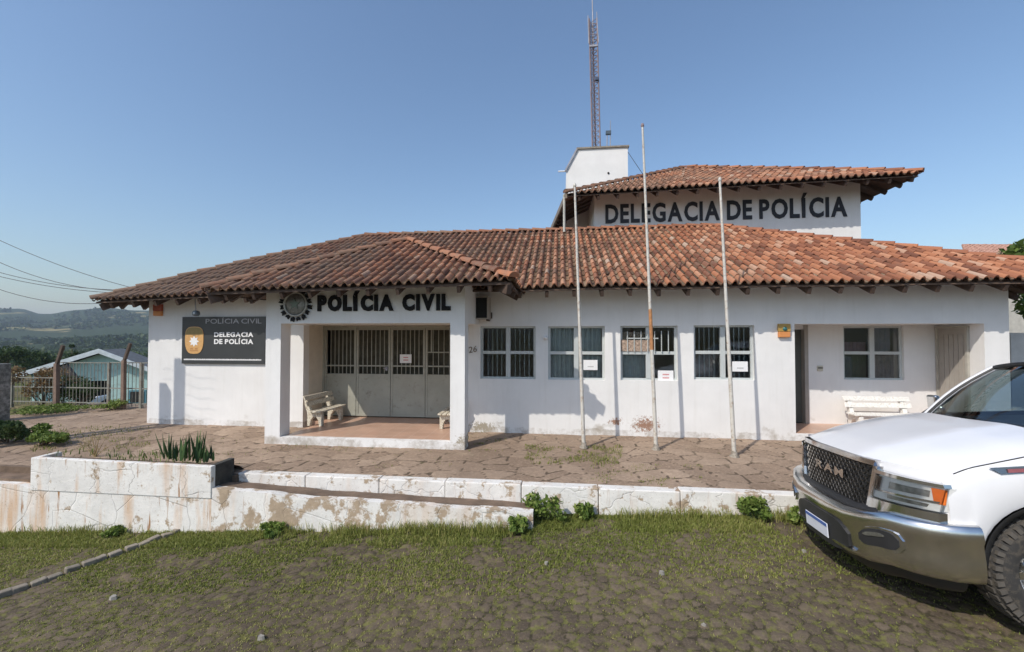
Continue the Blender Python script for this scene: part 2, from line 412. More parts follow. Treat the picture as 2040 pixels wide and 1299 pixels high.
def paving(name, c1, c2, joint, soil, moss, moss_amt, scale, soil_t=.54):
    "colour per laid stone (attribute stone), joint = 1 between stones; dust and moss on top"
    m, nt, bs = base_mat(name); co = coord(nt); st_ = attr(nt, 'stone'); jt = attr(nt, 'joint')
    c = mix(nt, st_, c1, c2)
    c = mix(nt, ramp(nt, noise(nt, co, scale * 2.5, 9, .75), [(.35, 0), (.7, .55)]), c, tuple(x * .66 for x in c1))
    c = mix(nt, ramp(nt, noise(nt, co, scale * 7, 6, .75), [(.5, 0), (.72, .7)]), c, tuple(min(1, x * 1.35) for x in c2))
    c = mix(nt, ramp(nt, noise(nt, co, .5, 5), [(.42, 0), (.66, .5)]), c, tuple(x * .7 for x in c1))
    jn = mth(nt, 'ADD', jt, mth(nt, 'MULTIPLY', mth(nt, 'SUBTRACT', noise(nt, co, scale * 6, 5, .7), .5), .9))
    so = noise(nt, co, scale * .35, 9, .75)
    c = mix(nt, mth(nt, 'MULTIPLY', ramp(nt, jn, [(.30, 0), (.62, 1)]), .92), c, mix(nt, ramp(nt, so, [(.50, 0), (.66, .8)]), joint, soil))
    c = mix(nt, ramp(nt, so, [(soil_t, 0), (soil_t + .14, .7)]), c, soil)
    if moss:
        mo = mth(nt, 'ADD', noise(nt, co, scale * 1.6, 9, .78), mth(nt, 'MULTIPLY', jt, .10))
        mk = ramp(nt, mo, [(.66 - moss_amt * .2, 0), (.74 - moss_amt * .15, .85)])
        c = mix(nt, mk, c, mix(nt, noise(nt, co, 24, 3), moss, tuple(x * 1.6 for x in moss)))
    nt.links.new(c, bs.inputs['Base Color']); bs.inputs['Roughness'].default_value = .88; bs.inputs['Specular IOR Level'].default_value = .2
    bump(nt, bs, noise(nt, co, scale * 5, 9, .75), .45, .02)
    return m
M['plaza'] = paving('brown_stone_paving', (.27, .195, .14), (.43, .325, .24), (.095, .07, .05), (.40, .31, .22), (.10, .10, .04), .05, 3.0, .60)
M['street'] = paving('dark_basalt_street', (.098, .076, .054), (.172, .134, .094), (.050, .042, .026), (.200, .152, .100), (.125, .122, .038), .62, 8.0, .55)
def brickfloor():
    m, nt, bs = base_mat('porch_floor_tiles'); co = coord(nt)
    b = N(nt, 'ShaderNodeTexBrick', i_Scale=1.0); b.offset = 0; b.inputs['Brick Width'].default_value = .3; b.inputs['Row Height'].default_value = .3
    b.inputs['Mortar Size'].default_value = .006; b.inputs['Color1'].default_value = (.50, .31, .22, 1); b.inputs['Color2'].default_value = (.56, .36, .26, 1); b.inputs['Mortar'].default_value = (.62, .45, .36, 1)
    nt.links.new(mapping(nt, co, rot=(0, 0, .0)), b.inputs['Vector'])
    c = mix(nt, ramp(nt, noise(nt, co, 3, 5), [(.4, 0), (.7, .4)]), b.outputs['Color'], (.36, .24, .17))
    nt.links.new(c, bs.inputs['Base Color']); bs.inputs['Roughness'].default_value = .38
    return m
M['porchfloor'] = brickfloor()
# ------------------------------------------------------------------ ground levels
GZ = -1.93                                   # forecourt level at the building
YW, YR, YP, YD, YK = 8.395, 9.35, 7.13, 9.16, 5.58   # facade, recess back wall, porch front, porch door, kerb front (building frame y)
def street_z(x, y):
    d = min(max(YK - y, 0.0), 4.0)
    z = float(np.interp(x, [-25, -8, -5, -2.3, -.3, 1.2, 3, 25], [-3.7, -2.79, -2.62, -2.46, -2.34, -2.29, -2.21, -1.25])) - .01 * d
    if x > 2.6: z -= .13 * min(1, (x - 2.6) / .9) * math.exp(-((y - 4.75) / .42) ** 2)
    return z
def plaza_z(x, y): return GZ - .04 * max(0, min(1, (YW - y) / (YW - YK)))

# ------------------------------------------------------------------ the police station
BO = (0, YW, GZ)
st = thing('police_station', 'white police station with red clay tile roofs and an open porch', 'building', BO)

def wall_holes(mb, x0, x1, z0, z1, y0, y1, holes):
    "wall slab x0..x1, z0..z1, front y0, back y1, with rectangular holes (a,b,c,d)"
    xs = sorted({x0, x1, *[h[0] for h in holes], *[h[1] for h in holes]}); zs = sorted({z0, z1, *[h[2] for h in holes], *[h[3] for h in holes]})
    xs = [x for x in xs if x0 <= x <= x1]; zs = [z for z in zs if z0 <= z <= z1]
    def hole(i, j):
        cx, cz = (xs[i] + xs[i+1]) / 2, (zs[j] + zs[j+1]) / 2
        return any(h[0] < cx < h[1] and h[2] < cz < h[3] for h in holes)
    nx, nz = len(xs) - 1, len(zs) - 1
    S = [[not hole(i, j) for j in range(nz)] for i in range(nx)]
    g = lambda i, j: 0 <= i < nx and 0 <= j < nz and S[i][j]
    for i in range(nx):
        for j in range(nz):
            if not S[i][j]: continue
            a, b, c, d = xs[i], xs[i+1], zs[j], zs[j+1]
            mb.poly([(a,y0,c),(b,y0,c),(b,y0,d),(a,y0,d)]); mb.poly([(a,y1,c),(a,y1,d),(b,y1,d),(b,y1,c)])
            if not g(i-1, j): mb.poly([(a,y0,c),(a,y0,d),(a,y1,d),(a,y1,c)])
            if not g(i+1, j): mb.poly([(b,y0,c),(b,y1,c),(b,y1,d),(b,y0,d)])
            if not g(i, j-1): mb.poly([(a,y0,c),(a,y1,c),(b,y1,c),(b,y0,c)])
            if not g(i, j+1): mb.poly([(a,y0,d),(b,y0,d),(b,y1,d),(a,y1,d)])

XL, XR = -9.01, 7.82
WTOP = 1.13
def rect(u0, u1, v0, v1, y):
    um = (u0 + u1) / 2
    return (LX(u0, y), LX(u1, y), LZ(um, v1, y), LZ(um, v0, y))
WIN = [rect(957, 1067, 650, 755, YW), rect(1092, 1205, 650, 757, YW), rect(1236, 1350, 649, 758, YW), rect(1382, 1503, 648, 757, YW)]
PX0, PX1 = -5.37, -2.0            # recess behind the porch
FLOOR = -1.83
RX0, RX1 = LX(1583, YW), LX(1961, YW); RTOP = LZ(1750, 645, YW); RFL = -1.80
mb = MB(); wall_holes(mb, XL, XR, -2.3, WTOP, YW, YW + .2, WIN + [(PX0, PX1, -2.3, .215), (RX0, RX1, RFL, RTOP)])
wf = mb.build('front_wall', M['wall'], st, fix=2)
mb = MB(); mb.box(XL, XL + .2, YW + .2, 15.2, -2.8, WTOP); mb.build('left_wall', M['wall'], st)
mb = MB(); mb.box(XR - .2, XR, YW + .2, 15.2, -2.8, WTOP); mb.build('right_wall', M['wall'], st)
mb = MB(); mb.box(XL + .2, XR - .2, 15.0, 15.2, -2.8, WTOP); mb.build('back_wall', M['wall'], st)
# inner floor and ceiling keep daylight out of the rooms
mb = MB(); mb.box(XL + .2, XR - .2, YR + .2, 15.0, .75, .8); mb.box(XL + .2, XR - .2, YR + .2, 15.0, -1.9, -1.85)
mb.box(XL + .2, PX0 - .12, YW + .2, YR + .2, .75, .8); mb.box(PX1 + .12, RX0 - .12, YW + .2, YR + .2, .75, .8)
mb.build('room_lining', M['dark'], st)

# porch recess lining
mb = MB()
mb.box(PX0 - .1, PX0, YW + .2, YD + .1, FLOOR, .215); mb.box(PX1, PX1 + .1, YW + .2, YD + .1, FLOOR, .215)
mb.box(PX0 - .1, PX1 + .1, YW + .2, YD + .1, .217, .3)
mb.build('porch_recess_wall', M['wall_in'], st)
# right-hand recess
mb = MB()
RW = rect(1680, 1800, 650, 757, YR)
RD = (LX(1580, YR), LX(1606, YR), RFL, LZ(1592, 652, YR))
RD = (RX0, LX(1603, YR), RFL, .12)
RE = (YW + .32, YR - .06, RFL, .13)     # door in the right side wall: (y0, y1, z0, z1)
wall_holes(mb, RX0 - .1, RX1 + .1, RFL, RTOP + .03, YR, YR + .15, [RW, RD])
mb.build('recess_back_wall', M['wall'], st, fix=2)
mb = MB(); mb.box(RX0 - .1, RX0, YW + .2, YR, RFL, RTOP); mb.box(RX1, RX1 + .1, YW + .2, YR, RFL, RTOP); mb.box(RX0 - .1, RX1 + .1, YW + .2, YR, RTOP + .002, RTOP + .08)
mb.build('recess_side_wall', M['wall'], st)
mb = MB(); mb.box(RX0, RX1, YW + .005, YR, RFL - .1, RFL + .003); mb.build('recess_floor', M['porchfloor'], st)

# porch front: two piers, beam, side beams, ceiling
QX0, QX1 = LX(527, YP, 870), LX(926, YP)
QI0, QI1 = LX(557, YP, 870), LX(897, YP)
PB = LZ(730, 644, YP); PT = 1.04
mb = MB(); mb.box(QX0, QI0, YP, YP + .28, -2.1, PB); mb.build('porch_pier', M['wall'], st)
mb = MB(); mb.box(QI1, QX1, YP, YP + .28, -2.1, PB); mb.build('porch_pier', M['wall'], st)
mb = MB(); mb.box(QX0, QX1, YP, YP + .2, PB, PT); mb.box(QX0, QX0 + .2, YP + .2, YW, PB, PT); mb.box(QX1 - .2, QX1, YP + .2, YW, PB, PT)
mb.build('porch_beam', M['wall'], st)
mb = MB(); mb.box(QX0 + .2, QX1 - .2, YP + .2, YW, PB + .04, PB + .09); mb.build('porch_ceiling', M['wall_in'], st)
mb = MB(); mb.box(QI0, QI1, YP + .12, YW + .2, -2.1, FLOOR); mb.box(PX0, PX1, YW + .2, YD, -2.1, FLOOR - .001)
mb.build('porch_floor', M['porchfloor'], st)
mb = MB(); mb.box(QI0, QI1, YP + .0, YP + .118, -2.1, FLOOR + .012); mb.build('porch_step', M['wall'], st)

# folding metal door of the porch
dx = [PX0 + .01, LX(711, YD), LX(779, YD), LX(848, YD), PX1 - .01]
DT = LZ(770, 654, YD)
DM = LZ(770, 747, YD); DR = LZ(770, 729, YD)
mb = MB(); mb.box(dx[0] - .01, dx[4] + .01, YD - .03, YD + .03, DT, .214); mb.box(dx[0]-.01, dx[0] + .03, YD - .035, YD + .035, FLOOR, DT)
mb.build('door_frame', M['door'], st)
for i in range(4):
    a, b = dx[i] + (.034 if i == 0 else .006), dx[i+1] - .006
    mb = MB(); mb.box(a, b, YD - .012, YD + .012, FLOOR + .03, DM)
    for (p, q) in ((a, a + .045), (b - .045, b)): mb.box(p, q, YD - .022, YD + .022, FLOOR + .02, DT)
    mb.box(a + .045, b - .045, YD - .022, YD + .022, DT - .04, DT - .002); mb.box(a + .045, b - .045, YD - .024, YD + .024, DM - .02, DM + .02)
    mb.box(a + .045, b - .045, YD - .02, YD + .02, FLOOR + .02, FLOOR + .07)
    dr = mb.build('door', M['door'], st)
    mb = MB(); mb.box(a + .045, b - .045, YD - .018, YD + .018, DR - .014, DR + .014)
    n = 7
    for k in range(1, n):
        x = a + .045 + (b - a - .09) * k / n
        mb.box(x - .006, x + .006, YD - .008, YD + .008, DM + .02, DT - .04)
    if i == 3:
        zz = LZ(870, 702, YD); mb.box(a + .045, b - .045, YD - .02, YD + .02, zz - .012, zz + .012); mb.box(a + .12, a + .14, YD - .02, YD + .02, zz, DT - .04)
    mb.build('door_grille', M['frame'] if False else M['door'], dr)
    if i == 1:
        mb = MB(); mb.box(b - .10, b - .055, YD - .05, YD - .022, DR - .10, DR - .02); mb.tube([(b - .075, YD - .05, DR - .05), (b - .14, YD - .06, DR - .05)], .012, 8); mb.build('door_handle', M['galv'], dr)
mb = MB(); mb.box(PX0, PX1, YD + .3, YD + .32, FLOOR, .2); mb.build('hall_dark_sheet', simple('dim_hall', (.10, .095, .07), .9, var=.3), st)  # flat sheet for the unlit hall; its darkness is in the colour

# windows
def window(r, y, parent, bars=4, bmat='frame', curtain=None, depth=.07):
    x0, x1, z0, z1 = r; fw = .045; yf = y + depth
    xm = (x0 + x1) / 2; zm = z0 + (z1 - z0) * .50
    mb = MB()
    mb.box(x0, x0 + fw, yf, yf + .05, z0, z1); mb.box(x1 - fw, x1, yf, yf + .05, z0, z1)
    mb.box(x0 + fw, x1 - fw, yf, yf + .05, z0, z0 + fw * .8); mb.box(x0 + fw, x1 - fw, yf, yf + .05, z1 - fw * .8, z1)
    wd = mb.build('window', M[bmat], parent)
    mb = MB(); mb.box(xm - .045, xm + .045, yf - .01, yf + .045, z0 + fw * .8, z1 - fw * .8)
    mb.build('mullion', M[bmat], wd)
    mb = MB(); mb.box(x0 + fw, xm - .045, yf - .004, yf + .04, zm - .03, zm + .03); mb.box(xm + .045, x1 - fw, yf - .004, yf + .04, zm - .03, zm + .03)
    mb.build('transom', M[bmat], wd)
    mb = MB(); mb.box(x0 + fw, x1 - fw, yf + .028, yf + .032, z0 + .03, z1 - .03); mb.build('pane', M['glass'], wd)
    if bars:
        mb = MB()
        for (a, b) in ((x0 + fw, xm - .045), (xm + .045, x1 - fw)):
            for k in range(1, bars + 1):
                x = a + (b - a) * k / (bars + 1)
                mb.box(x - .006, x + .006, yf + .055, yf + .067, z0 + .01, z1 - .01)
        mb.build('window_bars', M['frame'], wd)
    if curtain: curtain(wd, x0 + fw, x1 - fw, z0, z1, xm, zm, yf + .14)
    return wd
def folds(a, b, c, d, y, n=14, amp=.018):
    mb = MB(); P = []
    for i in range(n * 4 + 1):
        x = a + (b - a) * i / (n * 4); yy = y + amp * math.sin(i * math.pi / 2 + rng.random() * .5)
        P.append([(x, yy, c), (x, yy, d)])
    return mb.grid(P)
def cur2(p, a, b, c, d, xm, zm, y):
    folds(a, b, c, d, y).build('curtain', M['curtain'], p)
def cur3(p, a, b, c, d, xm, zm, y):
    folds(a, xm + .02, zm, d - .12, y, 6, .01).build('curtain', M['refl_mottle'], p)  # no real curtain: window reflection put into the colour of a sheet
    folds(a, xm - .02, c, zm - .02, y + .04, 6).build('curtain', M['curtain'], p)
def cur4(p, a, b, c, d, xm, zm, y):
    folds(a, xm - .1, c, zm, y + .1, 5).build('curtain', M['curtain_r'], p)
def cur5(p, a, b, c, d, xm, zm, y):
    folds(xm + .02, b, c, zm, y, 7).build('curtain', M['curtain_r'], p)
    folds(a, xm - .02, zm, zm + .22, y, 6).build('curtain', simple('mauve_curtain', (.26, .16, .19), .9), p)
    folds(a, xm, c, zm - .02, y + .03, 6).build('curtain', simple('olive_curtain', (.10, .11, .075), .9), p)
    folds(xm + .16, b - .05, zm, d, y + .02, 3).build('curtain', simple('greyish_curtain', (.26, .24, .27), .9), p)
window(WIN[0], YW, st, 4)
w2 = window(WIN[1], YW, st, 4, 'frame', cur2)
w3 = window(WIN[2], YW, st, 0, 'frame', cur3)
window(WIN[3], YW, st, 4, 'frame', cur4)
# small welded cage over the mottled reflection in the third window
x0, x1, z0, z1 = WIN[2]
mb = MB(); zz = z0 + (z1 - z0) * .76
mb.box(x0 + .12, x1 - .35, YW + .03, YW + .045, zz, zz + .02)
for k in range(7):
    x = x0 + .13 + (x1 - x0 - .3) * k / 6; mb.box(x, x + .014, YW + .03, YW + .045, z0 + (z1 - z0) * .52, z1 - .1)
mb.build('window_cage', M['frame'], w3)
mb = MB(); mb.box(x0 + .02, x0 + .62, YW + .05, YW + .068, z0 + (z1-z0) * .53, z0 + (z1-z0) * .74); mb.build('reflection_panel', M['refl_mottle'], w3)  # panel painted with the mottled reflection of the pane
window(RW, YR, st, 0, 'frame', cur5, .05)
# a dark box behind the recess window and side door
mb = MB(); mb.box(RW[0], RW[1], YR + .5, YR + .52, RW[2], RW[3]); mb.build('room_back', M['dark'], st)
# slim open door at the left end of the recess
mb = MB(); mb.box(RD[1] - .02, RD[1] + .05, YR - .03, YR + .10, RFL, RTOP); fr = mb.build('door_frame', M['doorgrey'], st)
mb = MB(); mb.box(RD[0], RD[1], YR + .10, YR + .13, RFL, .12); dd = mb.build('door', simple('dark_green_grey_door', (.10, .105, .09), .6), st)
# boarded door at the right end
mb = MB(); mb.box(RX1 - .025, RX1 - .003, RE[0], RE[1], RFL, RE[3]); d2 = mb.build('door', M['doorgrey'], st)
mb = MB(); n = 5; dw = (RE[1] - RE[0] - .08) / n
for k in range(n): mb.box(RX1 - .036, RX1 - .026, RE[0] + .04 + dw * k + .006, RE[0] + .04 + dw * (k + 1) - .006, RFL + .1, RE[3] - .12)
mb.build('door_boards', M['doorgrey'], d2)
mb = MB(); mb.box(RX1 - .045, RX1 - .004, RE[0] - .045, RE[0] - .001, RFL, RE[3] + .04); mb.box(RX1 - .045, RX1 - .004, RE[1] + .001, RE[1] + .04, RFL, RE[3] + .04); mb.box(RX1 - .045, RX1 - .004, RE[0] - .001, RE[1] + .001, RE[3] + .002, RE[3] + .04)
mb.build('door_frame', simple('light_door_frame', (.40, .38, .33), .6), d2)

# ------------------------------------------------------------------ tiled roofs
def dz_main(x, y):
    g = np.interp(x, [-9.6, -6.5, -1.0, 9.3], [-.15, -.04, 0.0, .03])
    return float(g) * max(0.0, 1 - (y - 7.75) / 4.0) + .006 * math.sin(x * 2.1) + .004 * math.sin(x * 5.3 + y)
def tile_face(mb, A, B, run, rise, la, lb, dz=None, pitch=.155, row=.30, hh=.055, seed=0):
    "barrel tiles on the slope above the eave A-B (run, rise in plan/height); la, lb = how far the hips draw in at A and B over the full run"
    A = Vector(A); B = Vector(B); E = (B - A); Lh = E.length; e = E / Lh
    up = Vector((-e.y, e.x, 0)).normalized()
    slope = Vector((up.x * run, up.y * run, rise)); SL = slope.length; U = slope / SL; Nn = e.cross(U).normalized()
    if Nn.z < 0: Nn = -Nn
    r = random.Random(seed)
    ncol = max(1, int(round(Lh / pitch))); pw = Lh / ncol; nrow = int(math.ceil(SL / row))
    ph = [0, .1, .2, .3, .4, .5, .6, .7, .85, 1.0]
    def hgt(p, jit):
        if p <= .6: return (hh + jit) * math.sin(math.pi * p / .6) ** .7 if 0 < p < .6 else 0.0
        return -.018 * math.sin(math.pi * (p - .6) / .4)
    def tm(s):
        a = s / la * SL if la > 1e-6 else SL; b = (Lh - s) / lb * SL if lb > 1e-6 else SL
        return max(0.0, min(SL, a, b))
    for c in range(ncol):
        cj = r.uniform(-.006, .006)
        for k in range(nrow):
            t0, t1 = k * row - (.03 if k == 0 else 0), min(SL, (k + 1) * row)
            sm = (c + .5) * pw
            if tm(sm) < t0 - .02: continue
            rnd = r.random(); rnd2 = r.random(); jit = r.uniform(-.008, .008); jl = r.uniform(-.008, .008); js = cj + r.uniform(-.004, .004)
            rows = []
            for (t, off) in ((t0 + jl, .03), (t1 + .02, .006)):
                pr = []
                for p in ph:
                    s = min(Lh, max(0, (c + p) * pw + (js if 0 < p < .6 else 0)))
                    tt = min(t, tm(s)) if t > 0 else t
                    q = A + e * s + U * tt + Nn * (hgt(p, jit) + off + (0 if p <= .6 else -.004))
                    if dz: q.z += dz(q.x, q.y)
                    pr.append(q)
                rows.append(pr)
            low = [q - Nn * .022 for q in rows[0]]
            V = rows[0] + rows[1] + low; m = len(ph)
            for i in range(m - 1):
                ch = 1.0 if ph[i] < .58 else 0.0
                rv = rnd if ch else rnd2
                mb.add([V[i], V[i+1], V[m+i+1], V[m+i]], [(0, 1, 2, 3)], True, rnd=rv, ch=ch)
                mb.add([V[2*m+i], V[2*m+i+1], V[i+1], V[i]], [(0, 1, 2, 3)], False, rnd=rv * .6, ch=ch)
def caps(mb, A, B, seed=1, r0=.095, dz=None, lift=.06):
    A = Vector(A); B = Vector(B); D = B - A; n = max(1, int(D.length / .36)); d = D.normalized()
    sd = Vector((-d.y, d.x, 0)).normalized(); up = sd.cross(d); up = up if up.z > 0 else -up
    r = random.Random(seed)
    for k in range(n):
        a = A + D * (k / n) - d * .03; b = A + D * ((k + 1) / n) + d * .03
        rv = r.random() * .62; jx = r.uniform(-.01, .01); P = []
        for (q, rr, lf) in ((a, r0 * 1.12, .02), (b, r0 * .86, 0)):
            row = []
            for i in range(9):
                t = math.pi * i / 8
                v = q + sd * (math.cos(t) * rr + jx) + up * (math.sin(t) * rr * .8 + lf + lift - .05)
                if dz: v = v + Vector((0, 0, dz(v.x, v.y)))
                row.append(v)
            P.append(row)
        for i in range(8):
            mb.add([P[0][i], P[0][i+1], P[1][i+1], P[1][i]], [(0, 1, 2, 3)], True, rnd=rv, ch=1.0)
            mb.add([P[0][i], P[0][i+1], P[0][i+1] - up * .018, P[0][i] - up * .018], [(0, 1, 2, 3)], False, rnd=.2, ch=1.0)
        mb.add([P[0][i] for i in range(9)], [tuple(range(9))], False, rnd=.5, ch=1.0)
EX0, EX1, EY, EZ = -9.6, 9.3, 7.75, .88
RGL, RGR, RGY, RGZ = -5.6, 4.12, 11.75, 2.88
tm_ = MB()
tile_face(tm_, (EX0, EY, EZ), (EX1, EY, EZ), 4.0, 2.0, RGL - EX0, EX1 - RGR, dz_main, seed=3)
tile_face(tm_, (EX1, EY, EZ), (EX1, 15.75, EZ), EX1 - RGR, 2.0, 4.0, 4.0, dz_main, seed=5)
tile_face(tm_, (EX0, 15.75, EZ), (EX0, EY, EZ), RGL - EX0, 2.0, 4.0, 4.0, dz_main, seed=4)
mroof = tm_.build('roof', M['tile'], st, fix=False)
bk = MB(); tile_face(bk, (EX1, 15.75, EZ), (EX0, 15.75, EZ), 4.0, 2.0, EX1 - RGR, RGL - EX0, dz_main, seed=8, pitch=.3, row=.8)
bk.build('rear_slope', M['tile'], mroof, fix=False)
cp = MB(); caps(cp, (EX0, EY, EZ), (RGL, RGY, RGZ), 1, dz=dz_main); caps(cp, (EX1, EY, EZ), (RGR, RGY, RGZ), 2, dz=dz_main)
caps(cp, (RGL, RGY, RGZ), (RGR, RGY, RGZ), 3); caps(cp, (EX0, 15.75, EZ), (RGL, RGY, RGZ), 4); caps(cp, (EX1, 15.75, EZ), (RGR, RGY, RGZ), 5)
cp.build('ridge_tiles', M['tile'], mroof, fix=False)
def lining(pts, name, par, th=.02):
    mb = MB(); 
    for P in pts: mb.prism(P, (0, 0, -th))
    return mb.build(name, M['deck'], par)
def D(x, y, z, dz=None, o=.045): return (x, y, z - o + (dz(x, y) if dz else 0))
fr_pts = []
xs = list(np.linspace(EX0 + .03, EX1 - .03, 24))
def zs_main(x, y):   # height of the main slopes at plan x, y
    return EZ + .5 * max(0, min(y - EY, (x - EX0), (EX1 - x) / (EX1 - RGR) * 4))
for i in range(23):
    a, b = xs[i], xs[i+1]
    za = [min(4.0, (q - EX0) / (RGL - EX0) * 4, (EX1 - q) / (EX1 - RGR) * 4) for q in (a, b)]
    d0 = min(1.0, za[0]); d1 = min(1.0, za[1])
    fr_pts.append([D(a, EY + .02, EZ, dz_main), D(b, EY + .02, EZ, dz_main), D(b, EY + .02 + d1, EZ + .5 * d1, dz_main), D(a, EY + .02 + d0, EZ + .5 * d0, dz_main)])
fr_pts.append([D(EX1 - .03, EY + .03, EZ, dz_main), D(EX1 - .03, 15.7, EZ, dz_main), D(EX1 - 1.8, 14.3, EZ + .69), D(EX1 - 1.8, EY + 1.42, EZ + .69)])
fr_pts.append([D(EX0 + .03, 15.7, EZ, dz_main), D(EX0 + .03, EY + .03, EZ, dz_main), D(EX0 + .9, EY + .9, EZ + .45, dz_main), D(EX0 + .9, 14.8, EZ + .45)])
lining(fr_pts, 'roof_lining', mroof)
x = EX0 + .35
while x < EX1 - .2:
    mb = MB(); d = dz_main(x, EY)
    if not (-5.9 < x < -1.1):
        lim = min(.95, (x - EX0) * 1.0, (EX1 - x) / 1.3) + .05
        mb.bar((x, EY + .06, EZ - .135 + d), (x, EY + .06 + lim, EZ - .135 + .5 * lim + d * .8), .06, .11, up=(0, 0, 1)); mb.build('rafter', M['wood'], mroof)
    x += .5
y = EY + .5
while y < 15:
    for (xa, s, hx) in ((EX0, 1, .9), (EX1, -1, 1.75)):
        k = .5 if s == 1 else 2.0 / (EX1 - RGR)
        mb = MB(); lim = min(hx, (y - EY) * (1 if s == 1 else 1.25)); mb.bar((xa + s * .06, y, EZ - .135 + dz_main(xa, y)), (xa + s * lim, y, EZ - .135 + k * lim), .06, .11); mb.build('rafter', M['wood'], mroof)
    y += .5
for (a, b, c) in ((EX0, 1, 1), (EX1, -1, 1)):
    mb = MB(); L1 = .95 if b == 1 else 1.9; mb.bar((a + b * .08, EY + .08, EZ - .15 + dz_main(a, EY)), (a + b * L1, EY + (L1 if b == 1 else L1 / 1.295), EZ - .15 + .5 * (L1 if b == 1 else L1 / 1.295)), .09, .14); mb.build('hip_rafter', M['wood'], mroof)
mb = MB()
for i in range(23): mb.bar(D(xs[i], EY + .05, EZ, dz_main, .05), D(xs[i+1], EY + .05, EZ, dz_main, .05), .03, .035)
mb.build('eave_board', M['wood'], mroof)

# porch roof
PEX0, PEX1, PEY = -5.95, -.74, 6.5
hw = (PEX1 - PEX0) / 2; PAX = (PEX0 + PEX1) / 2
def dz_p(x, y): return float(np.interp(x, [PEX0, PEX1], [-.05, .06])) * max(0, 1 - (y - PEY) / 2.6)
PEZ = .80; PRZ = PEZ + .5 * hw
tp = MB()
tile_face(tp, (PEX0, PEY, PEZ), (PEX1, PEY, PEZ), hw, .5 * hw, hw, hw, dz_p, seed=13)
tile_face(tp, (PEX0, 10.4, PEZ), (PEX0, PEY, PEZ), hw, .5 * hw, 0, hw, dz_p, seed=14)
tile_face(tp, (PEX1, PEY, PEZ), (PEX1, 10.4, PEZ), hw, .5 * hw, hw, 0, dz_p, seed=15)
proof = tp.build('porch_roof', M['tile'], st, fix=False)
cp = MB(); caps(cp, (PEX0, PEY, PEZ), (PAX, PEY + hw, PRZ), 21, dz=dz_p, lift=.075); caps(cp, (PEX1, PEY, PEZ), (PAX, PEY + hw, PRZ), 22, dz=dz_p, lift=.075); caps(cp, (PAX, PEY + hw, PRZ), (PAX, 10.3, PRZ), 23)
cp.build('ridge_tiles', M['tile'], proof, fix=False)
lining([[D(PEX0 + .03, PEY + .03, PEZ, dz_p), D(PEX1 - .03, PEY + .03, PEZ, dz_p), D(PEX1 - 1, PEY + 1, PEZ + .5, dz_p), D(PEX0 + 1, PEY + 1, PEZ + .5, dz_p)],
        [D(PEX0 + .03, YW, PEZ, dz_p), D(PEX0 + .03, PEY + .03, PEZ, dz_p), D(PEX0 + 1, PEY + 1, PEZ + .5, dz_p), D(PEX0 + 1, YW, PEZ + .5, dz_p)],
        [D(PEX1 - .03, PEY + .03, PEZ, dz_p), D(PEX1 - .03, YW, PEZ, dz_p), D(PEX1 - 1, YW, PEZ + .5, dz_p), D(PEX1 - 1, PEY + 1, PEZ + .5, dz_p)]], 'roof_lining', proof)
x = PEX0 + .35
while x < PEX1 - .1:
    d = dz_p(x, PEY); lim = min(.85, x - PEX0, PEX1 - x) + .02
    mb = MB(); mb.bar((x, PEY + .06, PEZ - .125 + d), (x, PEY + .06 + lim, PEZ - .125 + .5 * lim + d * .7), .055, .10); mb.build('rafter', M['wood'], proof); x += .5
for s, xa in ((1, PEX0), (-1, PEX1)):
    y = PEY + .5
    while y < YW - .3:
        lim = min(.85, y - PEY)
        mb = MB(); mb.bar((xa + s * .06, y, PEZ - .125 + dz_p(xa, y)), (xa + s * lim, y, PEZ - .125 + .5 * lim + dz_p(xa, y) * .7), .055, .10); mb.build('rafter', M['wood'], proof); y += .5
    mb = MB(); mb.bar((xa + s * .05, PEY + .05, PEZ - .15 + dz_p(xa, PEY)), (xa + s * .95, PEY + .95, PEZ + .30), .09, .15); mb.build('hip_rafter', M['wood'], proof)
mb = MB()
for (a, b) in (((PEX0 + .03, PEY + .04), (PEX1 - .03, PEY + .04)), ((PEX0 + .04, YW), (PEX0 + .04, PEY + .05)), ((PEX1 - .04, PEY + .05), (PEX1 - .04, YW))):
    mb.bar(D(a[0], a[1], PEZ, dz_p, .05), D(b[0], b[1], PEZ, dz_p, .05), .03, .04)
mb.build('eave_board', M['wood'], proof)

# raised block behind
UX0, UX1, UY = LX(1185, 12.0), 7.80, 12.0
mb = MB(); mb.add([(UX0, UY, 1.6), (UX1, UY, 1.6), (UX1, UY, 4.16), (UX0, UY, 4.05)], [(0, 1, 2, 3)])
mb.add([(UX0, UY, 1.6), (UX0, UY, 4.05), (UX0 - .1, 18, 4.05), (UX0 - .1, 18, 1.6)], [(0, 1, 2, 3)])
mb.add([(UX1, UY, 1.6), (UX1, 18, 1.6), (UX1, 18, 4.1), (UX1, UY, 4.16)], [(0, 1, 2, 3)])
mb.add([(UX0 - .1, 18, -2.5), (UX0 - .1, 18, 4.05), (UX1, 18, 4.05), (UX1, 18, -2.5)], [(0, 1, 2, 3)])
mb.add([(UX1, 15.2, -2.5), (UX1, 18, -2.5), (UX1, 18, 1.6), (UX1, 15.2, 1.6)], [(0, 1, 2, 3)])
mb.add([(UX0, 15.2, -2.5), (UX0 - .1, 18, -2.5), (UX0 - .1, 18, 1.6), (UX0, 15.2, 1.6)], [(0, 1, 2, 3)])
mb.build('upper_wall', M['wall2'], st, fix=False)
VA, VB = (.18, 11.2, 3.72), (8.62, 11.2, 3.90)
VAP = (4.4, 15.4, 5.86)
tu = MB(); tile_face(tu, VA, VB, 4.2, 2.05, 4.22, 4.22, None, pitch=.17, seed=31)
tile_face(tu, VB, (8.62, 19.6, 3.85), 4.22, 2.0, 4.2, 4.2, None, seed=32, pitch=.2)
